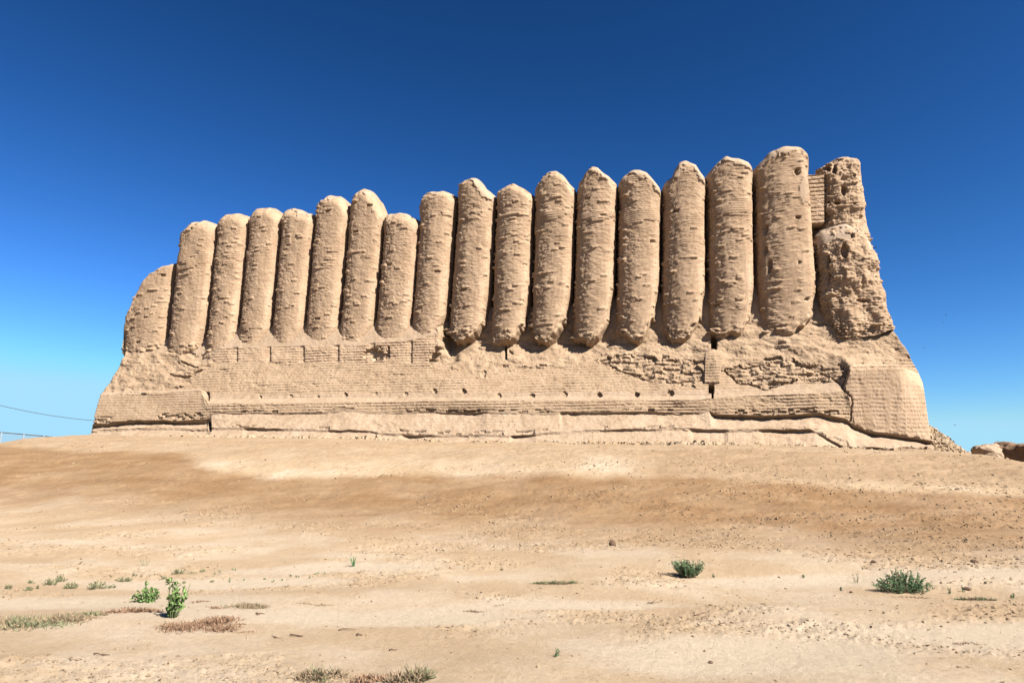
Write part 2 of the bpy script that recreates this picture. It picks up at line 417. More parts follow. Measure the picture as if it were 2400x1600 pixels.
def column(name, lseam, rseam, top, yb, yf, seed, n0=0.0, D=1.15, tongue=0.0, rough=1.0, cap=0.5, capmat=None, bandh=None,
           holes=(), nu=120, dv=0.033, ucen=-0.1, mat=None, sink=0.0, lump=0.0, taper=0.0, label=None, patches=(), roll=0.95):
    nm = n0 - 0.55 * D
    (ls1, lh1), (ls2, lh2) = [at_n(x, y, nm) for x, y in lseam]
    (rs1, rh1), (rs2, rh2) = [at_n(x, y, nm) for x, y in rseam]
    tp = np.array(top, float)
    ts, th = at_n(tp[:, 0], tp[:, 1], n0 - 0.6 * D)
    o = np.argsort(ts); ts, th = ts[o], th[o]
    _, hb_c = at_n(0.5 * (lseam[1][0] + rseam[1][0]), yb, n0)
    _, hb_f = at_n(0.5 * (lseam[1][0] + rseam[1][0]), yf, n0)
    hb_c -= sink; hb_f -= sink
    htm = th.max()
    sl_ = lambda h: ls2 + (ls1 - ls2) * (h - lh2) / (lh1 - lh2)
    sr_ = lambda h: rs2 + (rs1 - rs2) * (h - rh2) / (rh1 - rh2)
    Wm = 0.5 * (sr_(htm - 4) - sl_(htm - 4))
    ps, nrm, arc = section(nu, 1.0, D)
    u = ps[:, 0]
    arc = arc * Wm
    # top height of every section point
    hx = np.full(nu, htm - 0.5)
    for _ in range(3):
        sx = 0.5 * (sl_(hx) + sr_(hx)) + u * 0.5 * (sr_(hx) - sl_(hx)); hx = np.interp(sx, ts, th)
    hx = hx + 0.05 * vnoise(sx / 0.35, 0, seed, 81)
    hb = hb_c + (hb_f - hb_c) * np.clip(np.abs(u - ucen) / (1 - 0.1), 0, 1) ** 2.6
    if tongue: hb = hb + 0.26 * fbm(u * 2.6, 0 * u, 0 * u + seed, 4, 82)
    nv = int((htm - hb.min()) / dv)
    q = np.linspace(0, 1, nv)[:, None]
    RT, RB = roll, 0.34
    L = hx - hb
    H = hb + q * L
    nf = n0 + ps[:, 1][None, :] * (1 - 0.6 * sstep(2.0, 0.1, hx - H))
    nb = n0 - 1.3 * D
    # crown rolls over backwards
    rt = np.minimum(RT, 0.35 * L + 0 * hx)
    tau = np.clip((H - (hx - rt)) / rt, 0, 1)
    Hn = np.where(tau > 0, hx - rt + rt * np.sin(tau * math.pi / 2), H)
    nf = nf + (nb - nf) * (1 - np.cos(tau * math.pi / 2)) * (tau > 0)
    if tongue:
        tb = np.clip(1 - (H - hb) / RB, 0, 1)
        Hn = np.where(tb > 0, hb + RB - RB * np.sin(tb * math.pi / 2), Hn)
        nf = nf + tongue * (nb + 0.1 - nf) * (1 - np.cos(tb * math.pi / 2)) * (tb > 0)
    c = 0.5 * (sl_(Hn) + sr_(Hn)); w = 0.5 * (sr_(Hn) - sl_(Hn))
    S = c + u * w * (1 - taper * (u > 0) * sstep(2.3, 0.5, Hn - hb))
    P = fac2world(S, nf, Hn)
    a = arc[None, :] + 0 * Hn + seed * 3.7
    # retained masonry bands
    band = np.zeros_like(Hn)
    for hy, th_, amt in (bandh or ()):
        _, hc = at_n(lseam[0][0], hy, 0); band = band + amt * np.exp(-((Hn - hc) / th_) ** 2)
    d, patch = weathered(a, Hn, P, seed, rough * (1 + 1.1 * (1 - sstep(-0.5, -0.15, u)) * sstep(-0.95, -0.8, u))[None, :] * (1 + 1.6 * sstep(1.1, 0.2, H - hb)), band)
    d = d + lump * fbm(P[..., 0] / 0.75, P[..., 1] / 0.75, P[..., 2] / 0.9, 4, 80, 0.55)
    d = d + 0.13 * sstep(1.0, 0.1, H - hb) * fbm(a / 0.3, Hn / 0.2, seed * 1.0, 4, 79, 0.6) * (1 if tongue else 0)
    below = hx - Hn
    capn = (2.2 if capmat else 1.0) * (0.40 * vnoise(S / 0.45, Hn / 0.5, seed, 83) + 0.25 * vnoise(S / 0.14, Hn / 0.14, seed, 84))
    capm = sstep(-0.05, 0.05, cap + capn - below - 0.3 * np.abs(u)) if cap > 0 else np.zeros_like(Hn)
    dc = 0.05 * fbm(P[..., 0] / 0.8, P[..., 1] / 0.8, P[..., 2] / 0.8, 3, 85) + 0.06
    d = d * (1 - capm) + dc * capm
    edge = 1 - 0.7 * sstep(0.86, 1.0, np.abs(u))
    topf = 1 - 0.75 * tau ** 2
    d = d * edge * topf
    px, py = toprint(P)
    pm = np.zeros_like(Hn)
    for (x, y, rx, ry, dep) in holes:
        e_ = np.hypot((px - x) / rx, (py - y) / ry) + 0.25 * vnoise(px / 6, py / 6, seed, 86)
        d = d - dep * (1 - sstep(0.75, 1.0, e_))
    for (x, y, rx, ry) in patches:
        e_ = np.hypot((px - x) / rx, (py - y) / ry) + 0.12 * vnoise(px / 5, py / 5, seed, 87)
        k_ = 1 - sstep(0.9, 1.0, e_); pm = np.maximum(pm, k_); d = d * (1 - k_) + k_ * 0.07
    dirh = 0.5 * np.sin(tau * math.pi / 2)
    S2 = S + d * nrm[:, 0]; N2 = nf + d * nrm[:, 1]; H2 = Hn + d * dirh
    V = fac2world(S2, N2, H2)
    fc = grid_faces(nv, nu).reshape(-1, 4)
    cf = capm[:-1, :-1] > 0.5; pf = pm[:-1, :-1].ravel() > 0.5
    seen = np.zeros_like(cf); best = None                    # keep the main piece of plaster, drop stray scraps
    for i0, j0 in zip(*np.nonzero(cf)):
        if seen[i0, j0]: continue
        st, comp = [(i0, j0)], []; seen[i0, j0] = True
        while st:
            i_, j_ = st.pop(); comp.append((i_, j_))
            for a_, b_ in ((i_ + 1, j_), (i_ - 1, j_), (i_, j_ + 1), (i_, j_ - 1)):
                if 0 <= a_ < cf.shape[0] and 0 <= b_ < cf.shape[1] and cf[a_, b_] and not seen[a_, b_]: seen[a_, b_] = True; st.append((a_, b_))
        if best is None or len(comp) > len(best): best = comp
    cf = np.zeros_like(cf)
    if best:
        bb = np.array(best); cf[bb[:, 0], bb[:, 1]] = True
    cf = cf.ravel() & ~pf
    Vf = V.reshape(-1, 3)
    body = ~cf & ~pf
    v, f, _ = sub_mesh(Vf, fc[body])
    mid = (fac2world(np.array(0.5 * (ls2 + rs2)), np.array(n0), np.array(float(hb_c))))
    ob = mesh_obj(name, v, f, mat or M_MUD, fort, loc=mid)
    if label: ob['label'] = label
    if cf.sum() > 30:
        v, f, _ = sub_mesh(Vf, fc[cf]); mesh_obj('plaster_cap', v, f, capmat or M_CAP, ob, loc=mid)
    if pf.sum() > 30:
        v, f, _ = sub_mesh(Vf, fc[pf]); mesh_obj('plaster_patch', v, f, M_RENDER, ob, loc=mid)
    return ob

SEAMS = [((408, 600), (386, 790)), ((503, 515), (474, 800)), ((575, 500), (546, 795)), ((649, 492), (622, 795)), ((726, 490), (698, 793)),
         ((805, 473), (778, 775)), ((884, 490), (860, 770)), ((964, 505), (945, 768)), ((1052, 448), (1030, 750)), ((1140, 447), (1125, 765)),
         ((1228, 445), (1217, 742)), ((1323, 433), (1312, 740)), ((1418, 425), (1410, 720)), ((1518, 432), (1514, 700)), ((1618, 405), (1620, 700)),
         ((1725, 390), (1730, 690)), ((1853, 400), (1876, 720))]
TOPS = [
 [(403, 598), (408, 575), (412, 560), (416, 535), (430, 520), (450, 507), (470, 503), (485, 508), (504, 514)],
 [(500, 516), (510, 498), (525, 489), (545, 486), (560, 489), (576, 502)],
 [(573, 502), (582, 487), (597, 476), (625, 473), (635, 478), (651, 494)],
 [(647, 494), (660, 479), (675, 474), (690, 478), (705, 485), (727, 494)],
 [(724, 492), (730, 470), (745, 452), (762, 444), (780, 448), (795, 460), (806, 477)],
 [(803, 477), (808, 462), (822, 440), (838, 431), (850, 434), (868, 455), (880, 485), (886, 492)],
 [(882, 494), (900, 487), (920, 486), (935, 488), (955, 498), (966, 508)],
 [(962, 506), (968, 478), (985, 445), (1000, 438), (1025, 437), (1040, 443), (1054, 450)],
 [(1050, 450), (1060, 422), (1075, 410), (1090, 406), (1105, 412), (1120, 433), (1142, 449)],
 [(1138, 449), (1150, 432), (1170, 422), (1185, 422), (1205, 430), (1230, 447)],
 [(1226, 445), (1235, 425), (1250, 405), (1268, 393), (1282, 391), (1295, 400), (1310, 420), (1325, 435)],
 [(1321, 434), (1340, 410), (1350, 392), (1362, 383), (1375, 383), (1388, 395), (1400, 403), (1420, 426)],
 [(1416, 424), (1432, 405), (1450, 392), (1470, 390), (1485, 395), (1500, 412), (1520, 434)],
 [(1516, 432), (1530, 412), (1545, 405), (1550, 388), (1560, 373), (1575, 369), (1595, 378), (1605, 393), (1620, 407)],
 [(1616, 407), (1635, 385), (1650, 370), (1665, 359), (1690, 362), (1712, 370), (1728, 393)],
 [(1722, 392), (1745, 370), (1760, 355), (1775, 343), (1800, 337), (1830, 338), (1845, 350), (1852, 370), (1857, 402)]]
YB = [818, 828, 806, 806, 804, 798, 806, 778, 782, 792, 785, 790, 782, 782, 775, 768]
YF = [800, 815, 806, 806, 804, 798, 806, 778, 745, 762, 742, 745, 735, 735, 735, 735]
TG = [0.5, 0.5, 0, 0, 0, 0, 0, 0, 1, .9, 1, 1, .8, .7, .6, .6]
CAPS = [0.35, 0.35, 0.3, 0.4, 0.5, 0.45, 0.3, 0.65, 0.85, 0.5, 0.7, 0.7, 0.95, 1.1, 1.0, 1.05]
BANDS = {0: [(600, .9, .8)], 2: [(575, .5, .5)], 4: [(575, .4, .5)], 5: [(575, .5, .35)], 8: [(500, .4, .35)], 9: [(520, .35, .6)], 10: [(495, .4, .9)],
         11: [(495, .35, .9)], 12: [(498, .4, .8)], 13: [(500, .4, .4), (555, .3, .6)], 14: [(485, .55, .9), (540, .4, .5)], 15: [(465, .45, .6)]}
for i in range(16):
    kw = {}
    if i == 15:
        kw = dict(holes=[(1871 - 38, 393, 7, 9, .5), (1872 - 38, 499, 6, 4, .3), (1758, 527, 6, 11, .3), (1757, 576, 5, 14, .3), (1766, 609, 5, 17, .3), (1836, 602, 3, 4, .25)],
                  patches=[(1845, 437, 9.5, 34)])
    column('buttress', SEAMS[i], SEAMS[i + 1], TOPS[i], YB[i], YF[i], 10 + i, tongue=TG[i], taper=0.55 if 2 <= i <= 7 else 0.15, cap=CAPS[i], bandh=BANDS.get(i),
           rough=0.75 if i < 6 else 1.0, sink=0.6 if TG[i] == 0 else 0.15, D=1.3 if i < 7 else 2.1,
           label='broken leftmost buttress with a slumped crown' if i == 0 else None, **kw)
# collapsed shoulder at the left end
column('collapsed_buttress', ((300, 602), (284, 800)), SEAMS[0],
       [(281, 830), (287, 800), (296, 745), (305, 715), (318, 690), (330, 665), (345, 640), (360, 625), (385, 610), (410, 600)], 820, 812, 40,
       n0=-0.25, D=1.2, cap=0.12, rough=0.8, tongue=0.4, nu=130, roll=0.5)
# right-hand corner tower: lower drum, upper stump behind it, brick infill
column('corner_drum', ((1866, 540), (1876, 740)), ((1994, 540), (2043, 745)),
       [(1862, 552), (1872, 535), (1885, 518), (1905, 506), (1935, 498), (1960, 505), (1985, 528), (1997, 548)], 757, 742, 41, n0=0.15, D=1.7, cap=1.3, capmat=M_PALE,
       rough=1.7, lump=0.20, tongue=0, nu=190, sink=0.4, roll=2.2, holes=[(1957, 542, 4, 6, .4), (1940, 577, 8, 17, .35), (1903, 604, 5, 15, .3), (1900, 640, 6, 18, .25), (1983, 689, 16, 4, .35), (1874, 568, 6, 7, .4)], mat=M_MUD, label='thick eroded corner buttress with a pale plastered shoulder')
column('upper_stump', ((1880, 402), (1884, 560)), ((1970, 380), (1996, 560)),
       [(1874, 404), (1878, 394), (1886, 380), (1905, 370), (1915, 363), (1935, 357), (1955, 361), (1966, 372), (1972, 395), (1976, 420)], 570, 570, 42, n0=-0.55, D=1.5,
       rough=1.6, lump=0.16, cap=0.12, nu=150, holes=[(1900, 388, 8, 6, .45), (1916, 390, 7, 12, .45), (1938, 437, 7, 13, .35), (1922, 467, 8, 6, .45), (1903, 466, 5, 4, .4), (1962, 405, 4, 4, .3), (1962, 468, 4, 3, .3), (1880, 440, 7, 5, .3), (1888, 466, 7, 6, .35)])

def flat_panel(name, x0, x1, y0, y1, n, mat, seed, depth=0.05, thick=0.8, ch=0.165):
    xs = np.linspace(x0, x1, 50); ys = np.linspace(y1, y0, 170)
    X, Y = np.meshgrid(xs, ys)
    S, Hh = at_n(X, Y, n)
    d = coursed(S, Hh, seed, ch, depth)
    Nn = n + d
    Nn[-1] -= thick; Nn[0] -= thick
    return mesh_obj(name, fac2world(S, Nn, Hh).reshape(-1, 3), grid_faces(*X.shape).reshape(-1, 4), mat, fort, loc=fac2world(S, Nn, Hh)[0, 0])
flat_panel('brick_infill', 1846, 1893, 401, 512, -0.75, M_NEWBRICK, 77, 0.09, 1.0, 0.24)

# thick wall behind the buttresses
xs = np.concatenate([np.array(t)[:, 0] for t in TOPS] + [np.array([1870, 1900, 1950, 1968])])
ys = np.concatenate([np.array(t)[:, 1] for t in TOPS] + [np.array([420, 400, 385, 410])])
ss, hs = at_n(xs, ys, -1.4); o_ = np.argsort(ss); ss, hs = ss[o_], hs[o_]
s_l = np.linspace(ss[0] + 0.55, ss[-1], 420)
ht = np.interp(s_l, ss, hs) - 0.25
back_n = -0.05 - 0.75 * sstep(-9, -5, s_l)
prof = [(-1.3, 0.0, 8.0), (-1.3, 1.0, -0.25), (-1.6, 1.0, -0.04), (-2.4, 1.0, -0.08), (-2.9, 1.0, -0.4), (-3.1, 0.0, 8.0)]
rows = []
for (n_, f_, c_) in prof:
    hh = f_ * ht + c_ if f_ else np.full_like(ht, c_)
    rows.append(fac2world(s_l, n_ + back_n, hh))
V = np.stack(rows)
V = np.concatenate([V[:1] * (1 - k) + V[1:2] * k for k in np.linspace(0, 1, 60)[:-1]] + [V[1:]])
mesh_obj('curtain_wall', V.reshape(-1, 3), grid_faces(V.shape[0], V.shape[1]).reshape(-1, 4), M_MUD, fort, loc=V[0, 0])

# ---- the stepped and sloping platform, lofted through its surveyed edge lines (x, y on the print, n out of the wall)
LINES = [
 [(302, 735, -1.7), (480, 735, -1.5), (560, 705, -1.35), (900, 702, -1.35), (1000, 705, -1.35), (1300, 705, -1.35), (1600, 660, -1.3), (1850, 650, -1.4), (2030, 700, -1.8)],
 [(286, 815, -.15), (400, 820, .0), (475, 822, .05), (505, 799, .12), (800, 793, .15), (945, 782, .15), (1005, 766, .05), (1032, 788, -1.05), (1110, 790, -.95), (1150, 800, -.6), (1220, 785, -1.1), (1300, 790, -1.05),
  (1350, 795, -.95), (1450, 787, -.65), (1600, 778, -.5), (1800, 772, -.2), (1900, 765, -.2), (2045, 750, -.3)],
 [(265, 858, .5), (440, 850, .5), (505, 831, .26), (800, 831, .28), (945, 834, .3), (1005, 832, .25), (1150, 828, .1), (1300, 830, .05), (1600, 825, .25), (1640, 815, .4), (1700, 825, .4), (1900, 815, .5), (2082, 806, .2)],
 [(236, 900, 1.2), (460, 893, 1.15), (478, 903, 1.35), (700, 905, 1.45), (1000, 902, 1.45), (1300, 900, 1.45), (1600, 896, 1.45), (1700, 893, 1.4), (1900, 878, 1.42), (1941, 860, 1.42), (1951, 836, 1.36), (2050, 836, .9), (2110, 856, .45)],
 [(230, 908, 1.75), (464, 896, 1.75), (478, 916, 1.55), (1000, 912, 1.58), (1600, 908, 1.58), (1700, 903, 1.6), (1935, 888, 1.68), (1946, 860, 1.76), (1951, 841, 1.82), (2070, 839, 1.85), (2119, 880, .9)],
 [(228, 915, 1.84), (464, 905, 1.84), (478, 928, 2.08), (1000, 921, 2.05), (1600, 918, 2.05), (1638, 913, 2.0), (1938, 900, 1.85), (1948, 870, 1.88), (1953, 850, 1.89), (2066, 850, 1.9), (2122, 893, 1.3)],
 [(212, 974, 2.42), (250, 972, 2.4), (320, 963, 2.35), (400, 966, 2.35), (475, 960, 2.3), (486, 948, 2.3), (740, 946, 2.28), (790, 934, 2.22), (850, 946, 2.26), (1000, 946, 2.25), (1100, 946, 2.25), (1400, 946, 2.25), (1630, 944, 2.2), (1640, 951, 2.25), (1780, 953, 2.25),
  (1880, 946, 2.2), (1945, 962, 2.1), (1960, 974, 2.05), (2000, 990, 2.03), (2138, 1010, 2.0)],
 [(211, 982, 2.0), (250, 980, 1.9), (320, 971, 1.8), (400, 973, 1.8), (475, 972, 1.85), (486, 952, 2.25), (740, 951, 2.2), (790, 943, 1.9), (850, 951, 2.15), (1000, 950, 2.18), (1100, 951, 2.0), (1400, 951, 2.0), (1630, 950, 2.1), (1640, 958, 1.7), (1780, 961, 1.7),
  (1880, 955, 1.75), (1945, 970, 1.7), (1960, 983, 1.6), (2000, 999, 1.5), (2140, 1019, 1.45)],
 [(209, 990, 2.4), (250, 988, 2.5), (320, 982, 2.6), (475, 984, 2.75), (486, 980, 3.05), (700, 986, 3.1), (800, 986, 3.1), (905, 997, 3.2), (1100, 998, 3.2), (1190, 997, 3.2), (1330, 988, 3.1), (1500, 984, 3.05), (1572, 984, 3.1),
  (1860, 985, 3.1), (1872, 990, 3.0), (1935, 1024, 3.45), (2055, 1031, 3.45), (2070, 1026, 3.0), (2146, 1026, 2.2)],
 [(208, 994, 2.45), (250, 992, 2.5), (320, 988, 2.6), (475, 990, 2.75), (486, 986, 2.9), (700, 991, 2.92), (800, 991, 2.98), (870, 998, 3.1), (905, 1003, 2.95), (1100, 1004, 2.95), (1190, 1002, 2.95), (1245, 999, 3.14), (1330, 993, 3.1), (1500, 989, 3.05), (1565, 989, 3.08), (1574, 991, 2.85),
  (1860, 991, 2.85), (1872, 996, 3.0), (1935, 1030, 3.2), (2055, 1037, 3.2), (2070, 1032, 3.0), (2147, 1031, 2.3)],
 [(196, 1012, 3.2), (480, 1024, 4.4), (900, 1036, 4.6), (1250, 1042, 4.7), (1900, 1050, 4.7), (2060, 1052, 4.6), (2155, 1044, 3.4)],
]
NU = 1500
uu = np.linspace(0, 1, NU)
lin = []
for L in LINES:
    p = np.array(L, float); xs = p[0, 0] + uu * 0
    # common lateral coordinate: the distance along the wall, squeezed between this line's own ends
    x0, x1 = p[0, 0], p[-1, 0]
    xs = x0 + (x1 - x0) * uu
    y = np.interp(xs, p[:, 0], p[:, 1]); n = np.interp(xs, p[:, 0], p[:, 2])
    kk = len(lin)
    if kk >= 3:
        am = [0, 0, 0, .6, .6, .8, 1.6, 1.4, 1.8, 1.5, 1.5][kk]
        y = y + am * fbm(xs / 34, 0 * xs, 0 * xs + kk // 2, 2, 46); n = n + 0.05 * fbm(xs / 130, 0 * xs, 0 * xs + kk // 3, 1, 47)
    if kk == 9: n = n + (nprev - n) * sstep(-0.1, 0.35, fbm(xs / 60, 0 * xs, 0 * xs + 3, 2, 43))
    if kk == 7: n = n + (nprev - n) * sstep(0.0, 0.4, fbm(xs / 70, 0 * xs, 0 * xs + 5, 2, 42)) * (xs > 490) * (xs < 1630)
    if kk == 7: n = nprev - 0.65 * (nprev - n)
    nprev = n
    s, h = at_n(xs, y, n)
    lin.append(np.stack([s, n, h], -1))
ROWS = [60, 46, 78, 16, 22, 46, 16, 46, 14, 34]
G = []
for k in range(len(lin) - 1):
    q = np.linspace(0, 1, ROWS[k], endpoint=False)[:, None, None]
    G.append(lin[k][None] * (1 - q) + lin[k + 1][None] * q)
G.append(lin[-1][None]); G = np.concatenate(G)
S, Nn, Hh = G[..., 0], G[..., 1], G[..., 2]
P0 = fac2world(S, Nn, Hh)
PX, PY = toprint(P0)
rowid = np.concatenate([np.full(r, k) for k, r in enumerate(ROWS)] + [[len(ROWS) - 1]])[:, None] + 0 * S
jx = 13 * fbm(PX / 24, PY / 13, 0.3 + 0 * PX, 4, 91, 0.6); jy = 8 * fbm(PX / 20, PY / 12, 0.6 + 0 * PX, 4, 92, 0.6)
def inpoly(poly, x, y):
    c = np.zeros(x.shape, bool); q = len(poly)
    for a in range(q):
        x1, y1 = poly[a]; x2, y2 = poly[(a + 1) % q]
        c ^= ((y1 > y) != (y2 > y)) & (x < (x2 - x1) * (y - y1) / (y2 - y1 + 1e-9) + x1)
    return c
qx, qy = PX + jx, PY + jy
# regions
rough_l = inpoly([(270, 800), (480, 815), (500, 835), (440, 858), (430, 885), (330, 900), (220, 905)], qx, qy)
rough_m = inpoly([(1000, 735), (1330, 735), (1400, 790), (1380, 815), (1330, 838), (1200, 845), (1140, 860), (1060, 850), (985, 840), (1010, 790)], qx, qy)
rough_r = inpoly([(1330, 735), (2050, 740), (2110, 825), (1990, 832), (1955, 850), (1945, 870), (1890, 878), (1830, 872), (1765, 893), (1700, 880), (1665, 850), (1615, 862), (1600, 890), (1500, 870), (1420, 852), (1370, 832)], qx, qy)
rubble_c = inpoly([(1370, 822), (1450, 815), (1600, 830), (1618, 868), (1590, 888), (1480, 868), (1410, 850)], qx, qy)
rubble_d = inpoly([(1665, 845), (1700, 835), (1800, 820), (1950, 850), (1945, 868), (1890, 876), (1830, 870), (1765, 890), (1700, 876)], qx, qy)
chimney = inpoly([(1620, 812), (1660, 812), (1652, 880), (1618, 880)], PX, PY)
block_r = inpoly([(1950, 842), (1962, 836), (2072, 838), (2200, 900), (2200, 1012), (2000, 992), (1962, 976), (1955, 940), (1940, 880)], PX + 0.25 * jx, PY)
block_l = inpoly([(100, 908), (230, 907), (470, 897), (472, 966), (400, 968), (320, 964), (100, 975)], PX, PY + 0.15 * jy)
rough = (rough_l | rough_m | rough_r) & ~chimney & ~block_r
heavy = (rubble_c | rubble_d) & ~chimney & ~block_r
# displacement
a = S
dco = coursed(a, Hh, 5, 0.165, 0.065)
w_, _ = weathered(a, Hh, P0, 6, 1.0)
big = 0.16 * fbm(S / 0.8, Nn / 0.8, Hh / 0.5, 4, 95)
kb, jb, fxb, fyb, rb, cab, chb = bricks(a + 0.1 * vnoise(a / 0.5, Hh / 0.4, .1, 99), Hh + 0.12 * vnoise(a / 0.9, Hh / 0.7, .2, 98), 0.26, 0.5, 9)
hv = 0.21 * (rb - 0.5) + 0.13 * fbm(a / 0.35, Hh / 0.25, 0.2, 4, 96) - 0.08 * groove(fyb, 0.2)
smo = 0.03 * fbm(S / 1.0, Nn / 1.0, Hh / 1.0, 4, 97) + 0.012 * fbm(S / 0.15, Nn / 0.1, Hh / 0.1, 3, 98)
is_slope0 = rowid == 0; apron = rowid >= 7; ledge = (rowid == 4) | (rowid == 3)
fine_c = sstep(-0.5, 0.5, vnoise(S / 3.0, Hh / 1.2, 0.5, 93) + 0.5)
aprn = 1.6 * smo + 0.45 * dco * sstep(-0.2, 0.4, vnoise(S / 2.5, Hh / 0.7, 0.8, 94)) + 0.05 * fbm(S / 0.35, Nn / 0.3, Hh / 0.2, 4, 90) * sstep(0.0, 0.6, vnoise(S / 1.7, Hh / 0.6, 0.1, 84))
D = np.where(is_slope0, smo, np.where(apron, aprn, dco * (0.45 + 0.55 * fine_c)))
fl = 0.10 * np.minimum(0, fbm(S / 0.9, Hh / 0.35, 0.7 + 0 * S, 5, 88, 0.6) + 0.25)          # spalled shallow scars
D = D + np.where((rowid == 2) | (rowid == 5) | (rowid == 3), fl, 0)
D = np.where(ledge & ~block_l & ~block_r, smo + 0.3 * dco, D)
D = np.where(rough, 0.75 * w_ + big, D)
D = np.where(heavy, hv - 0.12, D)
D = np.where(chimney, dco + 0.12, D)
D = np.where(block_r, 0.8 * coursed(a, Hh, 15, 0.2, 0.07, 0.5) + 0.02, D)
D = np.where(block_l, 0.7 * coursed(a, Hh, 16, 0.165, 0.065), D)
und = (rowid == 6)
undw = np.clip((lin[6][:, 1] - lin[7][:, 1]) / 0.35, 0.0, 1)[None, :]
D = np.where(und, (0.03 + 0.13 * undw) * fbm(S / 0.5, Hh / 0.2, Nn / 0.4, 4, 89), D)
# every buttress leaves a shallow stepped pilaster in the coursed band below it
band1 = (rowid == 1) & (PX > 500) & (PX < 1006)
for xs_ in (546, 622, 699, 779, 861, 947):
    t_ = (PX - xs_)
    D = D + np.where(band1, -0.11 * (t_ < 0) * np.clip(1 + t_ / 20, 0, 1), 0)
# broken toothed end of the band
D = D - np.where((rowid == 1) | (rowid == 0), 0.35 * sstep(-2, 2, PX - 1008 - 8 * np.sign(vnoise(PX * 0, Hh / 0.13, 0.5, 44)) + 0.55 * (PY - 800)) * (1 - sstep(1040, 1060, PX)) * (PY > 760), 0)
gap = np.hypot((PX - 862) / 30, (PY - 813) / 15) + 0.35 * fbm(PX / 9, PY / 5, 0.2 + 0 * PX, 3, 45)
D = D - 0.24 * (1 - sstep(0.8, 1.0, gap))
def seg_dist(pts, x, y):
    best = np.full(x.shape, 1e9)
    for (x1, y1), (x2, y2) in zip(pts[:-1], pts[1:]):
        t = np.clip(((x - x1) * (x2 - x1) + (y - y1) * (y2 - y1)) / ((x2 - x1) ** 2 + (y2 - y1) ** 2), 0, 1)
        best = np.minimum(best, np.hypot(x - x1 - t * (x2 - x1), y - y1 - t * (y2 - y1)))
    return best
CRACKS = [([(1926, 836), (1946, 856), (1938, 880), (1934, 892), (1957, 914), (1957, 944), (1951, 968)], 1.2, .2), ([(1884, 853), (1905, 866), (1930, 880)], 1.7, .25),
          ([(1380, 832), (1480, 872), (1520, 876)], 1.5, .2), ([(1665, 850), (1690, 876), (1760, 893), (1830, 872)], 1.8, .25), ([(1170, 806), (1180, 812)], 2, .2),
          ([(390, 860), (430, 866), (460, 852)], 1.6, .25), ([(420, 832), (450, 842)], 1.6, .2), ([(255, 905), (290, 906)], 1.4, .15)]
for pts, w__, dep in CRACKS:
    D = D - dep * np.exp(-(seg_dist(pts, PX + 0.35 * jx, PY + 0.4 * jy) / w__) ** 2)
# mud-brick paving laid on the foot of the apron
pav = ((PX > 1262) & (PX < 1500) & (PY > 988) & (PY < 1024)) | ((PX > 1500) & (PX < 1865) & (PY > 996) & (PY < 1030))
pv = np.maximum(groove((PX - 1262) / 19.4 % 1.0, 0.07) * (vnoise(PX / 30, PY / 9, .7, 48) > -0.1), groove((PY - 0.01 * PX + 3) / 12.5 % 1.0, 0.10) * (vnoise(PX / 60, PY / 20, .4, 49) > -0.3))
D = np.where(pav & (rowid >= 7), D - 0.022 * pv, D)
# small openings cut into the face
parts_id = np.zeros(S.shape, int)
HOLES = [('doorway', 1640, 786, 7.0, 16, 1.3), ('doorway', 1634, 893, 6.5, 10, 1.0), ('drain_slot', 1636.5, 905, 2.6, 10, .9), ('drain_slot', 1162, 806, 2.8, 20, 1.0), ('drain_slot', 892.5, 808, 3.0, 13, 1.0), ('drain_slot', 478, 910, 3.5, 10, .6),
         ('drain_slot', 482, 977, 3.5, 12, .6)]
for x, y, r, dep in [(598, 911, 4, .22), (668, 909, 4, .16), (730, 911, 4.5, .14), (793, 907, 5.5, .25), (862, 905, 5, .12), (932, 904, 5.5, .18), (999, 898, 6, .3), (1065, 898, 7, .4), (1146, 909, 6, .2), (1222, 908, 7, .25),
                     (1296, 906, 7, .22), (1377, 907, 7, .35), (1463, 907, 7, .4), (1540, 902, 8, .4), (1110, 858, 8, .25)]:
    HOLES.append(('putlog_hole', x, y, r * 0.95, r * 1.0, dep * 0.5))
pid = 0; hole_names = {}
for nm_, x, y, rx, ry, dep in HOLES:
    if nm_ == 'putlog_hole':
        e_ = np.hypot((PX - x) / rx, (PY - y) / ry) + 0.3 * vnoise(PX / 4, PY / 4, x, 87)
    else:
        e_ = np.maximum(np.abs(PX - x) / rx, np.abs(PY - y) / ry) + 0.08 * vnoise(PX / 3, PY / 3, x, 88)
    m_ = 1 - sstep(0.85, 1.02, e_)
    D = D - dep * m_
    pid += 1; hole_names[pid] = nm_
    parts_id[(e_ < 1.05) & (rowid > 0)] = pid
# chipped lower edges
kc, jc, fxc, fyc, rc, cac, chc = bricks(a, Hh + 0.05 * vnoise(a / 0.6, 0, 0.3, 39), 0.11, 0.33, 23)
qf = np.concatenate([np.linspace(0, 1, r, endpoint=False) for r in ROWS] + [[1.0]])[:, None]
chip = ((rowid == 5) & (qf > 0.72)) | ((rowid == 7) & (qf > 0.80))
D = D - np.where(chip & (parts_id == 0) & ~block_r & (vnoise(S / 1.6, 0, 0.2, 38) > -0.2), 0.16 * (rc < 0.45) * (0.5 + rc), 0)
# ledges and displacement direction (slopes get part of it upward)
gs_ = np.gradient(Nn, axis=0); gh_ = np.gradient(Hh, axis=0)
ln = np.hypot(gs_, gh_) + 1e-6
dn, dh = np.abs(gh_) / ln, np.clip(gs_ / ln, 0, 1)
dn = np.maximum(dn, 0.35)
endf = sstep(0, 0.004, np.minimum(uu, 1 - uu))[None, :]
N2 = Nn + D * dn; H2 = Hh + 0.6 * D * dh
Vp = fac2world(S, N2, H2)
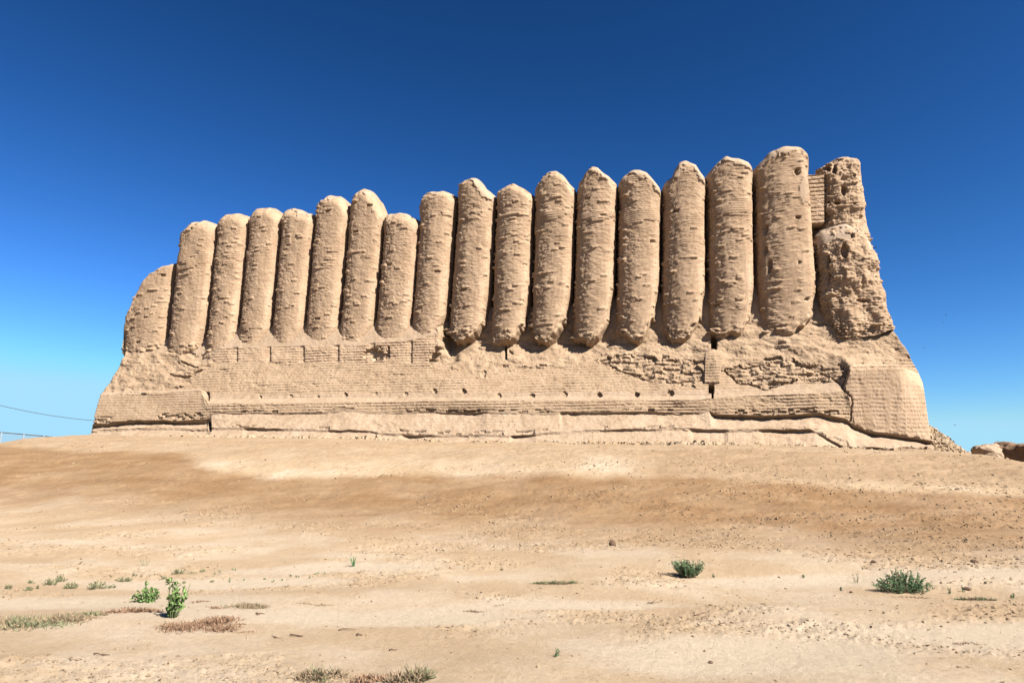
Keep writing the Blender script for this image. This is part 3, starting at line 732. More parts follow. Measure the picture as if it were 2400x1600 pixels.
# side walls running back, and the floor inside the ruin
back = []
for off, nn_ in ((0.05, -0.3), (0.1, -2.0), (0.15, -8.0), (0.2, -24.0)):
    back.append((off, nn_))
left = [fac2world(S[:, 0] - o1 * 0.5, np.minimum(N2[:, 0] - 0.3, N2[:, 0] + n1), H2[:, 0]) for o1, n1 in back[::-1]]
right = [fac2world(S[:, -1] + o1 * 0.5, np.minimum(N2[:, -1] - 0.3, N2[:, -1] + n1), H2[:, -1]) for o1, n1 in back]
Vfull = np.concatenate([np.stack(left, 1), Vp, np.stack(right, 1)], 1)
fl = Vfull[:1].copy(); fl2 = fl.copy()
fs, fn = world2fac(fl[..., 0], fl[..., 1])
fl2 = fac2world(fs, np.minimum(fn, -24.0) , fl[..., 2])
Vfull = np.concatenate([fl2, Vfull], 0)
pad = lambda Z, v=0: np.pad(Z, ((1, 0), (4, 4)), mode='edge')
reg = np.zeros(S.shape, int)
reg[rowid == 0] = 1; reg[rowid == 1] = 2; reg[rowid == 2] = 3; reg[(rowid == 3) | (rowid == 4)] = 4; reg[rowid == 5] = 5; reg[rowid >= 6] = 6; reg[rowid >= 8] = 7
reg[rough & (rowid < 3)] = 8
reg[heavy] = 9; reg[block_r & (rowid >= 3)] = 10; reg[block_l & (rowid >= 4)] = 11; reg[chimney] = 12
reg = np.where(parts_id > 0, 100 + parts_id, reg)
REG = pad(reg)
fcs = grid_faces(*Vfull.shape[:2])
fid = REG[:-1, :-1]
RN = {1: ('plaster_fillet', M_RENDER), 2: ('coursed_band', M_NEWBRICK), 3: ('brick_slope', M_PLAT), 4: ('ledge', M_RENDER), 5: ('lower_course', M_PLAT), 6: ('plaster_apron', M_RENDER), 7: ('footing', M_RENDER),
      8: ('eroded_slope', M_PLAT), 9: ('broken_masonry', M_PLAT), 10: ('corner_block', M_NEWBRICK), 11: ('repaired_block', M_PLAT), 12: ('brick_pier', M_PLAT)}
Vf = Vfull.reshape(-1, 3)
for r_ in np.unique(fid):
    f_ = fcs[fid == r_]
    if len(f_) < 4: continue
    nm_, mt_ = RN[r_] if r_ < 100 else (hole_names[r_ - 100], M_PLAT)
    v, f, _ = sub_mesh(Vf, f_)
    mesh_obj(nm_, v, f, mt_, fort, loc=v[0])

# ------------------------------------------------------------------ plants, stones and other small things
def pos(sx, sy):                       # where the sightline through print point (2400-wide) meets the ground
    return ground_hit(sx * 0.98, sy * 0.98)

def plain(name, col, rough=0.8, var=0.25, trans=0.0):
    m, nt, b = nmat(name)
    co = nt.nodes.new('ShaderNodeTexCoord').outputs['Object']
    n = noise_node(nt, co, 25.0, 3, 0.6)
    lo = tuple(q * (1 - var) for q in col); hi = tuple(min(1, q * (1 + var)) for q in col)
    r = ramp(nt, n.outputs['Fac'], [(0.35, lo), (0.65, hi)])
    nt.links.new(r.outputs[0], b.inputs['Base Color']); b.inputs['Roughness'].default_value = rough
    if trans: 
        b.inputs['Subsurface Weight'].default_value = 0.0
    return m
M_LEAF_BRIGHT = plain('bright_green_leaf', (0.085, 0.135, 0.042), 0.65, 0.5)
M_LEAF_DARK = plain('dark_green_leaf', (0.050, 0.100, 0.044), 0.7, 0.45)
M_LEAF_GREY = plain('grey_green_leaf', (0.105, 0.115, 0.060), 0.8, 0.35)
M_STALK = plain('green_stalk', (0.075, 0.095, 0.04), 0.8)
M_DRY = plain('dry_brown_twig', (0.155, 0.095, 0.060), 0.9, 0.35)
M_DRYGREY = plain('dry_grey_twig', (0.17, 0.125, 0.080), 0.9, 0.35)
M_WOOD = plain('weathered_dead_wood', (0.085, 0.052, 0.034), 0.9, 0.3)
M_STONE = plain('brown_stone', (0.075, 0.045, 0.030), 0.9, 0.2)
M_STEEL = plain('galvanised_steel', (0.13, 0.145, 0.165), 0.6, 0.1)
M_WIRE = plain('dark_cable', (0.05, 0.055, 0.06), 0.6, 0.1)
M_BIRD = plain('dark_bird', (0.03, 0.03, 0.032), 0.8, 0.2)

def unit(v):
    return v / (np.linalg.norm(v, axis=-1, keepdims=True) + 1e-9)

def leaf_cards(base, dirs, length, width, r, fold=0.25):
    n = len(base)
    dirs = unit(dirs); side = unit(np.cross(dirs, r.normal(size=(n, 3))))
    up = np.cross(side, dirs)
    l = np.broadcast_to(np.asarray(length, float), (n,))[:, None]; w = np.broadcast_to(np.asarray(width, float), (n,))[:, None]
    b = base; t = base + dirs * l
    m1 = base + dirs * l * 0.35 + side * w * 0.5 + up * w * fold; m2 = base + dirs * l * 0.35 - side * w * 0.5 + up * w * fold
    m3 = base + dirs * l * 0.75 + side * w * 0.36 + up * w * fold * .6; m4 = base + dirs * l * 0.75 - side * w * 0.36 + up * w * fold * .6
    c = base + dirs * l * 0.5
    V = np.stack([b, m1, m3, t, m4, m2, c], 1).reshape(-1, 3)
    k = np.arange(n)[:, None] * 7
    F = np.concatenate([k + np.array([[0, 1, 2, 6]]), k + np.array([[6, 2, 3, 4]]), k + np.array([[0, 6, 4, 5]])])
    return V, F

def tubes(paths, radii, sides=4):
    Vs, Fs, o = [], [], 0
    for p, r in zip(paths, radii):
        p = np.asarray(p, float); m = len(p)
        t = unit(np.gradient(p, axis=0)); ref = np.array([0.31, 0.17, 0.93]) if abs(t[0] @ np.array([0, 0, 1.])) < 0.9 else np.array([1., 0.1, 0])
        a = unit(np.cross(t, ref)); b = np.cross(t, a)
        rr = np.broadcast_to(np.asarray(r, float), (m,))
        an = np.arange(sides) * 2 * math.pi / sides
        ring = p[:, None, :] + rr[:, None, None] * (np.cos(an)[None, :, None] * a[:, None, :] + np.sin(an)[None, :, None] * b[:, None, :])
        Vs.append(ring.reshape(-1, 3))
        i = np.arange(m - 1)[:, None] * sides + np.arange(sides)[None, :]; j = np.arange(m - 1)[:, None] * sides + (np.arange(sides)[None, :] + 1) % sides
        Fs.append((np.stack([i, j, j + sides, i + sides], -1) + o).reshape(-1, 4)); o += m * sides
        if sides == 4:
            Fs.append(np.array([[0, 1, 2, 3]])[:, ::-1] + o - m * sides); Fs.append(np.array([[0, 1, 2, 3]]) + o - sides)
    return np.concatenate(Vs), np.concatenate(Fs)

def shrub(name, label, cat, p, w, h, stems, per, leaf, lw, mat, seed, group=None, stemmat=None, spread=1.0, tall=None, depth=0.8, sr=0.003, lean=(0, 0)):
    r = np.random.default_rng(seed)
    t = thing(name, p, label, cat, group)
    paths, radii, LB, LD = [], [], [], []
    for i in range(stems):
        az = r.uniform(0, 2 * math.pi); q = math.sqrt(r.uniform(0.02, 1)) * spread
        hh = h * (1 - 0.75 * q * q) * r.uniform(0.72, 1.05)
        if tall: hh = h * r.uniform(*tall)
        tip = np.array([q * w / 2 * math.cos(az) + lean[0] * hh, q * w / 2 * depth * math.sin(az) + lean[1] * hh, max(hh, 0.02)])
        root = np.array([0.12 * w * q * math.cos(az), 0.12 * w * q * math.sin(az), -0.015])
        u = np.linspace(0, 1, 6)[:, None]
        mid = root * 0.4 + tip * 0.6 + np.array([0, 0, -0.12 * hh]) + r.normal(size=3) * 0.04 * w
        path = (1 - u) ** 2 * root + 2 * u * (1 - u) * mid + u * u * tip + p
        paths.append(path); radii.append(np.linspace(sr, sr * 0.5, 6))
        tt = r.uniform(0.25, 1.0, per)
        k = np.clip((tt * 5).astype(int), 0, 4); f = (tt * 5 - k)[:, None]
        b = path[k] * (1 - f) + path[k + 1] * f
        d = unit(r.normal(size=(per, 3)) + np.array([0, 0, 0.5]) + 0.7 * unit(tip - root))
        LB.append(b); LD.append(d)
    V, Fq = tubes(paths, radii); mesh_obj('stem', V, Fq, stemmat or (M_DRYGREY if stems > 60 else M_STALK), t)
    B, Dd = np.concatenate(LB), np.concatenate(LD)
    V, Fq = leaf_cards(B, Dd, leaf * r.uniform(0.6, 1.25, len(B)), lw * r.uniform(0.6, 1.25, len(B)), r)
    mesh_obj('foliage', V, Fq, mat, t)
    return t

def dry_patch(name, label, cat, p, rx, ry, hgt, nb, mat, seed, group=None, green=0.0, greenmat=None, lumps=5, wd=0.007):
    r = np.random.default_rng(seed)
    def blades(n, hs):
        cen = np.stack([r.uniform(-0.75, 0.75, lumps) * rx, r.uniform(-0.7, 0.7, lumps) * ry], -1); sz = r.uniform(0.25, 0.5, lumps)
        k = r.integers(0, lumps, n)
        xy = cen[k] + r.normal(size=(n, 2)) * np.array([rx, ry]) * sz[k][:, None] * 0.55
        e = np.hypot(xy[:, 0] / rx, xy[:, 1] / ry); xy = xy[e < 1.1]; n = len(xy)
        x, y = p[0] + xy[:, 0], p[1] + xy[:, 1]
        z = ground_z(x, y) + ground_fine(x, y) - 0.004
        b = np.stack([x, y, z], -1)
        d = unit(np.stack([r.normal(size=n) * 0.75, r.normal(size=n) * 0.75, r.uniform(0.25, 1.2, n)], -1))
        hh = hs * r.uniform(0.35, 1.1, n) * (1 - 0.5 * np.clip(np.hypot(xy[:, 0] / rx, xy[:, 1] / ry), 0, 1))
        return leaf_cards(b, d, hh, wd * r.uniform(0.6, 1.4, n), r)
    V, Fq = blades(nb, hgt)
    if green <= 0:
        o = mesh_obj(name, V, Fq, mat, loc=p); return tag(o, label, cat, group)
    t = thing(name, p, label, cat, group)
    mesh_obj('dry_twigs', V, Fq, mat, t)
    V, Fq = blades(int(nb * green), hgt * 1.15); mesh_obj('green_shoots', V, Fq, greenmat or M_LEAF_GREY, t)
    return t

GS = 'low desert shrublets on the sand at lower left'
# two broad-leaved bright plants
shrub('leafy_plant', 'tall bright green leafy plant leaning over the brown dry patch', 'plant', pos(405, 1447), 0.42, 0.40, 20, 10, 0.052, 0.038, M_LEAF_BRIGHT, 101, tall=(0.25, 1.0), spread=0.75, depth=0.5, sr=0.005, lean=(0.12, 0))
shrub('leafy_plant', 'low round bright green leafy plant standing alone on bare sand', 'plant', pos(343, 1410), 0.37, 0.235, 22, 10, 0.046, 0.034, M_LEAF_BRIGHT, 102, depth=0.7, sr=0.004)
# dense dark bushes at right
b_ = pos(1613, 1353)
shrub('green_bush', 'compact dark green twin-domed bush in the right half of the sand', 'bush', b_, 0.52, 0.27, 120, 24, 0.030, 0.012, M_LEAF_DARK, 103, tall=(0.5, 1.0), depth=0.7, spread=1.0)
shrub('green_bush', 'widest dark green bush sprawling on the sand at far right', 'bush', pos(2118, 1387), 0.84, 0.31, 150, 22, 0.032, 0.012, M_LEAF_DARK, 104, depth=0.6, spread=1.0)
# narrow-leaved tuft
r_ = np.random.default_rng(105); p = pos(829, 1327)
t = thing('blade_tuft', p, 'dark green tuft of upright pointed blades near the middle of the sand', 'plant')
for k in range(9):
    az = r_.uniform(0, 2 * math.pi); out = r_.uniform(0.02, 0.11); hh = r_.uniform(0.10, 0.23) * (1 - 2.5 * max(0, out - 0.07))
    u = np.linspace(0, 1, 7)[:, None]
    path = p + np.array([0.02 * math.cos(az), 0.02 * math.sin(az), -0.01]) * (1 - u) + u * np.array([0, 0, hh]) + (u ** 2) * np.array([out * math.cos(az), out * math.sin(az), 0])
    V, Fq = tubes([path], [np.linspace(0.009, 0.0015, 7)]); mesh_obj('blade', V, Fq, M_LEAF_DARK, t)
# grey-green shrublets, each on its own
SH = [(118, 1370, .26, .10, 26, 'spreading olive shrublet at the left end of its row'), (143, 1362, .22, .12, 24, 'highest olive shrublet with a rounded top in the left row'),
      (166, 1379, .24, .11, 24, 'olive shrublet low on the slope just right of the rounded one'), (226, 1380, .34, .14, 30, 'loose twiggy grey-green shrublet with open branches'),
      (290, 1361, .27, .08, 24, 'flat grey-green shrublet with a dark base to the right of the twiggy one'), (420, 1346, .26, .11, 26, 'grey-green shrublet farthest back near the leafy plants'),
      (397, 1365, .13, .09, 14, 'small greener shrublet just above the tall leafy plant'), (384, 1357, .11, .06, 10, 'tiny shrublet touching the small greener one'),
      (20, 1380, .12, .07, 12, 'small shrublet near the left edge of the picture'), (66, 1384, .15, .06, 12, 'sparse brownish shrublet in front of the olive row'), (88, 1380, .07, .05, 7, 'very small dot-like shrublet before the olive row'),
      (74, 1366, .13, .05, 10, 'thin flat shrublet behind the olive row at left'), (263, 1378, .11, .06, 10, 'little brown-green shrublet beside the twiggy one'), (315, 1350, .10, .06, 9, 'small upright shrublet uphill of the round leafy plant'),
      (452, 1346, .16, .05, 10, 'flat pale shrublet right of the farthest one'), (475, 1339, .10, .05, 8, 'small shrublet at the right end of the shrublet row'), (431, 1366, .08, .03, 6, 'tiny flat shrublet over the tall leafy plant'),
      (498, 1364, .09, .03, 6, 'tiny low shrublet alone on pale sand'), (363, 1350, .06, .05, 6, 'tiny upright shrublet between two larger ones')]
for k, (x, y, w, h, n, lb) in enumerate(SH):
    shrub('desert_shrublet', lb, 'shrub', pos(x, y), w, h, n, 9 + n // 4, 0.022, 0.009, M_LEAF_GREY, 120 + k, GS, stemmat=M_DRYGREY, depth=0.7, sr=0.002)
shrub('sparse_sprig', 'thin two-stalked sprig leaning left on bare sand', 'plant', pos(340, 1326), 0.22, 0.19, 5, 12, 0.018, 0.007, M_LEAF_GREY, 150, tall=(0.3, 1.0), sr=0.0022, lean=(-0.35, 0))
# small upright sprouts
SP = [(1672, 1353, .07, 'short sprout just right of the compact dark bush'), (1884, 1354, .06, 'single thin sprout midway between the two dark bushes'), (2008, 1366, .15, 'pale upright sprout left of the widest bush'),
      (2175, 1386, .15, 'upright sprout touching the right end of the widest bush'), (2260, 1387, .09, 'small sprout on sand right of the widest bush'), (2227, 1391, .08, 'sprout rising from brown litter beside the widest bush'),
      (1304, 1540, .10, 'sprout among clods near the bottom edge'), (2374, 1402, .07, 'bent little sprout at the right edge of the picture'), (1971, 1384, .05, 'tiny pair of sprouts below the pale upright sprout')]
for k, (x, y, h, lb) in enumerate(SP):
    shrub('green_sprout', lb, 'plant', pos(x, y), h * 0.7, h, 5, 7, 0.022, 0.010, M_LEAF_GREY if k in (2, 3) else M_LEAF_DARK, 160 + k, 'small sprouts on the sand', tall=(0.5, 1.0), sr=0.002)
# seedlings in a scattered row
SD = [(640, 1364, .05), (662, 1360, .035), (681, 1350, .03), (693, 1352, .02), (724, 1354, .035), (739, 1346, .035), (746, 1344, .03), (760, 1345, .03), (619, 1358, .03), (545, 1335, .04), (552, 1337, .03), (700, 1353, .02), (539, 1363, .035),
      (572, 1360, .02), (515, 1340, .05), (503, 1345, .04), (538, 1358, .03)]
SDL = ['largest seedling of the scattered seedling row', 'pair-leaved seedling next to the largest one', 'dark seedling in the middle of the seedling row', 'speck-sized seedling below the dark middle one', 'seedling at the left of a right-hand pair of dots', 'dark dot-like seedling near the right end of the row',
       'upper seedling of the pair at the right end of the row', 'last seedling at the right end of the row', 'seedling left of the largest one', 'seedling of an upper pair on the left, the bigger', 'seedling of an upper pair on the left, the smaller', 'faint seedling right of the speck-sized one',
       'lone seedling at the lower left start of the row', 'faint seedling on bare sand left in the row', 'seedling nearest the right-end shrublet', 'small seedling just below the one by the shrublet', 'small seedling above the lone lower left one']
for k, ((x, y, h), lb) in enumerate(zip(SD, SDL)):
    shrub('seedling', lb, 'seedling', pos(x, y), h * 1.3, h, 3, 4, 0.02, 0.012, M_LEAF_DARK, 180 + k, 'seedlings in a scattered row on the pale sand', sr=0.002)
# dry, brown, ground-hugging patches
GD = 'dry patches of low brown plants'
DP = [(60, 1462, .62, .34, .12, 2200, M_DRYGREY, .28, 'largest grey-green and brown patch at the left edge'), (165, 1446, .42, .15, .075, 800, M_DRYGREY, .22, 'thin greyish patch linking the large left patch to the brown strip'),
      (292, 1433, .46, .12, .09, 1100, M_DRY, .0, 'long narrow brown strip left of the tall leafy plant'), (215, 1440, .25, .09, .07, 330, M_DRYGREY, .4, 'grey-green clump at the left end of the brown strip'),
      (484, 1466, .50, .32, .10, 2400, M_DRY, .0, 'dense reddish brown patch at the foot of the tall leafy plant'), (466, 1411, .14, .05, .05, 160, M_DRY, .0, 'short brown fringe behind the tall leafy plant'),
      (566, 1422, .36, .12, .085, 900, M_DRYGREY, .1, 'humped grey-brown patch right of the leafy plants'), (512, 1424, .20, .06, .05, 200, M_DRY, .0, 'small brown wisp left of the humped patch'), (545, 1468, .22, .10, .05, 240, M_DRY, .0, 'brown tail at the right of the reddish patch'),
      (576, 1482, .12, .05, .035, 90, M_DRY, .0, 'small faint brown tuft below the brown tail'), (715, 1415, .11, .04, .045, 100, M_DRYGREY, .0, 'left half of a pair of sparse dry tufts'), (757, 1418, .13, .05, .05, 130, M_DRYGREY, .0, 'right half of a pair of sparse dry tufts'),
      (1310, 1367, .42, .12, .065, 700, M_DRYGREY, .9, 'long low grey-green mat in the middle of the sand'), (1118, 1432, .17, .06, .05, 170, M_DRYGREY, .0, 'lone dark dry tuft on pale sand below the middle'), (1170, 1418, .11, .05, .03, 60, M_DRYGREY, .0, 'faint dry tuft just right of the lone dark one'),
      (755, 1592, .20, .12, .12, 800, M_DRYGREY, .1, 'bushy grey-brown clump cut by the bottom edge, left one'), (870, 1594, .28, .10, .08, 700, M_DRY, .0, 'low brown clump between two bushier ones at the bottom edge'), (957, 1592, .19, .13, .15, 1000, M_DRYGREY, .25, 'tallest dark-topped dry clump at the bottom edge'),
      (2283, 1406, .26, .09, .06, 420, M_DRYGREY, .8, 'greenish low clump right of the widest bush'), (2327, 1407, .08, .04, .05, 90, M_DRYGREY, .8, 'small greenish tuft right of the greenish low clump'), (2150, 1400, .36, .10, .03, 330, M_DRY, .0, 'brown leaf litter spread in front of the widest bush'),
      (1634, 1452, .20, .10, .03, 120, M_DRY, .0, 'sparse dry stubble on a small burrow mound'), (2265, 1508, .16, .08, .03, 150, M_DRY, .0, 'dark brown litter spot in the lower right sand')]
for k, (x, y, rx, ry, h, n, m_, gr, lb) in enumerate(DP):
    dry_patch('dry_plant_patch', lb, 'dry plants', pos(x, y), rx, ry, h, n, m_, 220 + k, GD, gr, M_LEAF_GREY if k not in (12,) else M_STALK)

# fallen twigs
TW = [(699, 1491, .16, .5, 'forked dark twig, the thickest of the fallen twigs'), (660, 1494, .12, .1, 'curved dark twig left of the forked one'), (812, 1477, .16, -.2, 'long thin twig lying flat in the clods'), (848, 1490, .12, .4, 'twig with one raised end'),
      (232, 1536, .13, .2, 'dark bent twig on sand at lower left'), (837, 1371, .13, 0, 'straight thin twig below the pointed tuft'), (606, 1438, .07, .1, 'short dark twig left of centre on pale sand'), (1532, 1414, .16, -.1, 'straight dark twig on the clods right of centre'), (1640, 1440, .16, -.5, 'curved root-like twig on the burrow mound'),
      (1693, 1461, .06, 0, 'short thick twig below the burrow mound, left of two'), (1717, 1461, .05, 0, 'short thick twig below the burrow mound, right of two'), (920, 1526, .07, .1, 'small dark twig among the lower middle clods')]
for k, (x, y, L_, b_, lb) in enumerate(TW):
    r = np.random.default_rng(300 + k); p = pos(x, y)
    u = np.linspace(-0.5, 0.5, 9)[:, None]; az = r.normal() * 0.35
    base = p + u * L_ * np.array([math.cos(az), math.sin(az), 0]) + np.stack([0 * u[:, 0], 0 * u[:, 0], 0.012 + 0.12 * L_ * np.cos(u[:, 0] * 5 + b_ * 3) * abs(b_)], -1) + np.cumsum(r.normal(size=(9, 3)), 0) * np.array([0.006, 0.006, 0.002])
    ps_, rs_ = [base], [np.linspace(0.008, 0.003, 9) * r.uniform(0.7, 1.2)]
    if L_ > 0.1 and k % 3 != 2:
        ps_.append(base[int(r.integers(2, 7))] + np.linspace(0, 1, 5)[:, None] * np.array([r.normal() * 0.04, r.normal() * 0.04, r.uniform(0.0, 0.04)])); rs_.append(np.linspace(0.007, 0.003, 5))
    V, Fq = tubes(ps_, rs_)
    tag(mesh_obj('fallen_twig', V, Fq, M_WOOD, loc=p), lb, 'twig', 'dead twigs lying on the sand')

# stones
def rock(name, label, cat, p, sx, sy, sz, mat, seed, group=None, n=18, amp=0.3, sharp=0.0):
    th = np.linspace(0, math.pi, n); ph = np.linspace(0, 2 * math.pi, 2 * n + 1)
    TH, PH = np.meshgrid(th, ph, indexing='ij')
    d = np.stack([np.sin(TH) * np.cos(PH), np.sin(TH) * np.sin(PH), np.cos(TH)], -1)
    q = d / (np.abs(d) ** 4).sum(-1, keepdims=True) ** (0.25 * sharp) if sharp else d
    f = 1 + amp * fbm(d[..., 0] * 1.4 + seed, d[..., 1] * 1.4, d[..., 2] * 1.4, 4, 300 + seed)
    f[:, -1] = f[:, 0]
    V = p + q * f[..., None] * np.array([sx, sy, sz]) + np.array([0, 0, sz * 0.55])
    o = mesh_obj(name, V.reshape(-1, 3), grid_faces(*TH.shape).reshape(-1, 4)[:, ::-1], mat, loc=p)
    return tag(o, label, cat, group)
rock('brown_stone', 'dark brown pointed stone lying alone on the brown soil', 'stone', pos(1436, 1279), 0.075, 0.06, 0.075, M_STONE, 1)
GSN = 'small stones lying about the sand'
for k, (x, y, s_, lb) in enumerate([(2268, 1382, .04, 'flat dark stone right of the widest bush'), (1995, 1388, .018, 'small round dark stone left of the widest bush'), (2048, 1317, .03, 'dark stone on the brown soil above the widest bush'), (1665, 1419, .018, 'small dark stone right of centre'),
                                    (605, 1440, .015, 'tiny dark stone beside the short dark twig'), (1666, 1554, .018, 'tiny dark stone low on the pale sand'), (2285, 1318, .05, 'flat dark stone near the right edge of the brown soil'), (1352, 1391, .015, 'tiny dark stone below the long low mat')]):
    rock('dark_stone', lb, 'stone', pos(x, y), s_ * 1.4, s_, s_ * 0.7, M_STONE, 10 + k, GSN, n=9)

# clods and flakes of dried mud, too many to count
def clods(N, seed, dmin, dmax, amin, amax, smin, smax, dens, name, label, flat=(0.25, 0.6)):
    r = np.random.default_rng(seed)
    d = np.exp(r.uniform(math.log(dmin), math.log(dmax), N)); a = r.uniform(amin, amax, N)
    x, y = np.sin(a) * d, np.cos(a) * d
    keep = r.uniform(size=N) < dens(x, y); x, y, d = x[keep], y[keep], d[keep]; n = len(x)
    sz = smin + (smax - smin) * r.uniform(size=n) ** 3.0
    sz = sz * (0.35 + d / 14.0)
    z = ground_z(x, y) + ground_fine(x, y)
    cube = np.array([[-1, -1, -1], [1, -1, -1], [1, 1, -1], [-1, 1, -1], [-1, -1, 1], [1, -1, 1], [1, 1, 1], [-1, 1, 1]], float)
    V = cube[None] * (1 + 0.35 * r.normal(size=(n, 8, 3)))
    V[:, 4:, :2] *= 0.65
    ar = r.uniform(0.6, 1.7, n); fl = r.uniform(*flat, n)
    V = V * np.stack([sz * ar, sz / ar, sz * fl], -1)[:, None, :] * 0.5
    az = r.uniform(0, 2 * math.pi, n); c_, s_ = np.cos(az)[:, None], np.sin(az)[:, None]
    X = V[..., 0] * c_ - V[..., 1] * s_; Y = V[..., 0] * s_ + V[..., 1] * c_
    tilt = r.normal(size=n)[:, None] * 0.3
    Z = V[..., 2] + tilt * X
    V = np.stack([X + x[:, None], Y + y[:, None], Z + (z + 0.12 * sz)[:, None]], -1).reshape(-1, 3)
    f = np.array([[0, 3, 2, 1], [4, 5, 6, 7], [0, 1, 5, 4], [1, 2, 6, 5], [2, 3, 7, 6], [3, 0, 4, 7]])
    Fq = (np.arange(n)[:, None, None] * 8 + f[None]).reshape(-1, 4)
    so_ = soil_mask(x, y); ss_, nn_ = world2fac(x, y)
    o = mesh_obj(name, V, Fq, M_GROUND, attrs={'soil': np.repeat(so_ * 0.7, 8), 'rubble': np.repeat(0.5 * (1 - so_), 8)}, smooth=False)
    return tag(o, label, 'clods', kind='stuff')
def dens_fg(x, y):
    return 0.03 + 0.97 * flake_mask(x, y) ** 2
clods(70000, 401, 5.2, 26, -R(42), R(42), 0.006, 0.036, dens_fg, 'mud_flakes', 'small flakes and clods of dried mud strewn over the sand')
def dens_sl(x, y):
    s, n = world2fac(x, y)
    k = sstep(3, 5, n) * (0.12 + 0.5 * sstep(1, 7, x) * sstep(7, 9, n) * (1 - sstep(14.5, 17, n)) + 0.7 * np.exp(-((n - np.interp(x, [-22, -15, -11, -8, -3, 3, 6, 12, 20], [10.2, 10.6, 14.2, 14.6, 13.8, 14.6, 14.8, 15.5, 15]) + 0.8) / 0.9) ** 2))
    return k * (0.25 + 0.75 * (noise2(x / 1.3, y / 1.3, 3, 68) > 0))
clods(9000, 402, 20, 42, -R(43), R(43), 0.010, 0.036, dens_sl, 'slope_rubble', 'crumbled mud brick rubble strewn on the slope below the fortress')
def dens_foot(x, y):
    s, n = world2fac(x, y)
    return np.exp(-((n - 4.5 - 0.9 * noise2(s / 2.0, 0 * s, 3, 69)) / 0.75) ** 2) * (s > -28) * (s < 21.5) * (0.15 + 0.85 * sstep(-0.1, 0.4, noise2(s / 1.5, n / 2, 3, 66)))
clods(40000, 404, 27, 42, -R(37), R(37), 0.015, 0.10, dens_foot, 'foot_rubble', 'crumbled mud brick fallen along the foot of the fortress', (0.35, 0.8))
def dens_heap(x, y):
    s, n = world2fac(x, y)
    return np.exp(-(((s - 22.6) / 2.4) ** 2 + ((n + 1.5) / 4.0) ** 2))
clods(14000, 403, 30, 44, R(28), R(38), 0.02, 0.07, dens_heap, 'heap_rubble', 'brown rubble heaped beside the right-hand corner of the fortress', (0.4, 0.9))

# wire fence on the rise at left
def at_depth(sx, sy, Y):
    dx, dy, dz = ray(sx * 0.98, sy * 0.98)
    return np.array([dx / dy * Y, Y, EYE + dz / dy * Y])
fx = [-47, 4, 56, 103, 147, 188]; fYd = [48.6, 49.6, 50.6, 51.6, 52.6, 53.6]
ftop = [at_depth(x, 1012.6 + 0.088 * x, Y) for x, Y in zip(fx, fYd)]
fb = [np.array([q[0], q[1], float(ground_z(q[0], q[1])) - 0.1]) for q in ftop]
t = thing('wire_fence', fb[1], 'grey steel post and wire mesh fence on the rise at left edge', 'fence')
for a_, b_ in zip(ftop, fb):
    V, Fq = tubes([np.stack([b_, a_ + np.array([0, 0, 0.04])])], [0.045]); mesh_obj('post', V, Fq, M_STEEL, t)
for q0, q1 in zip(ftop[:-1], ftop[1:]):
    V, Fq = tubes([np.stack([q0, q1])], [0.035]); mesh_obj('top_rail', V, Fq, M_WIRE, t)
for (q0, q1, g0, g1) in zip(ftop[:-1], ftop[1:], fb[:-1], fb[1:]):
    w_ = []
    for u in np.linspace(0.02, 0.98, 28): w_.append(np.stack([q0 * (1 - u) + q1 * u, g0 * (1 - u) + g1 * u]))
    for u in np.linspace(0.02, 0.98, 40): w_.append(np.stack([q0 * (1 - u) + g0 * u, q1 * (1 - u) + g1 * u]))
    V, Fq = tubes(w_, [0.004] * len(w_), 3); mesh_obj('mesh_panel', V, Fq, M_STEEL, t)
# overhead cable
cp = [(-500, 800), (-330, 858), (-180, 905), (-80, 931), (0, 949.7), (61, 963.8), (127.5, 975.3), (219, 986), (320, 992)]
cxs = np.linspace(-500, 320, 60); cys = np.interp(cxs, [a[0] for a in cp], [a[1] for a in cp])
cys = np.convolve(np.pad(cys, 4, mode='edge'), np.ones(9) / 9, 'valid'); cys[0], cys[-1] = cp[0][1], cp[-1][1]
path = np.array([at_depth(x, y, 62 + (x + 500) * 0.008) for x, y in zip(cxs, cys)])
V, Fq = tubes([path], [0.026]); tag(mesh_obj('overhead_cable', V, Fq, M_WIRE, loc=path[20]), 'single thin dark cable sagging across the sky at left', 'cable')

# remains of other walls beyond the right-hand slope
def lump(name, label, cat, outline, Y, depth, mat, seed, yaw=0.0):
    pts = np.array([at_depth(x, y, Y) for x, y in outline])
    cx = pts[:, 0].mean(); n = len(pts); rings = []
    per = np.linspace(0, 1, 90); cum = np.linspace(0, 1, n + 1)
    cl = np.vstack([pts, pts[:1]])
    ol = np.stack([np.interp(per, cum, cl[:, k]) for k in range(3)], -1)
    zmin = ol[:, 2].min(); cen = ol.mean(0)
    for k, u in enumerate(np.linspace(0, 1, 24)):
        sc = math.sin(math.pi * min(max(u, 0.0), 1.0)) ** 0.35 if 0 < u < 1 else 0.0
        ring = cen + (ol - cen) * sc
        ring = ring + np.array([0, (u - 0.5) * depth, 0]); rings.append(ring)
    V = np.stack(rings)
    nz = fbm(V[..., 0] / 0.7, V[..., 1] / 0.7, V[..., 2] / 0.5, 4, seed)
    V = V + 0.24 * nz[..., None] * unit(V - cen)
    c_, s_ = math.cos(yaw), math.sin(yaw)
    dx, dy = V[..., 0] - cen[0], V[..., 1] - cen[1]
    V[..., 0] = cen[0] + dx * c_ - dy * s_; V[..., 1] = cen[1] + dx * s_ + dy * c_
    V[:, -1] = V[:, 0]
    o = mesh_obj(name, V.reshape(-1, 3), grid_faces(*V.shape[:2]).reshape(-1, 4), mat, loc=np.array([cen[0], cen[1], zmin]))
    return tag(o, label, cat)
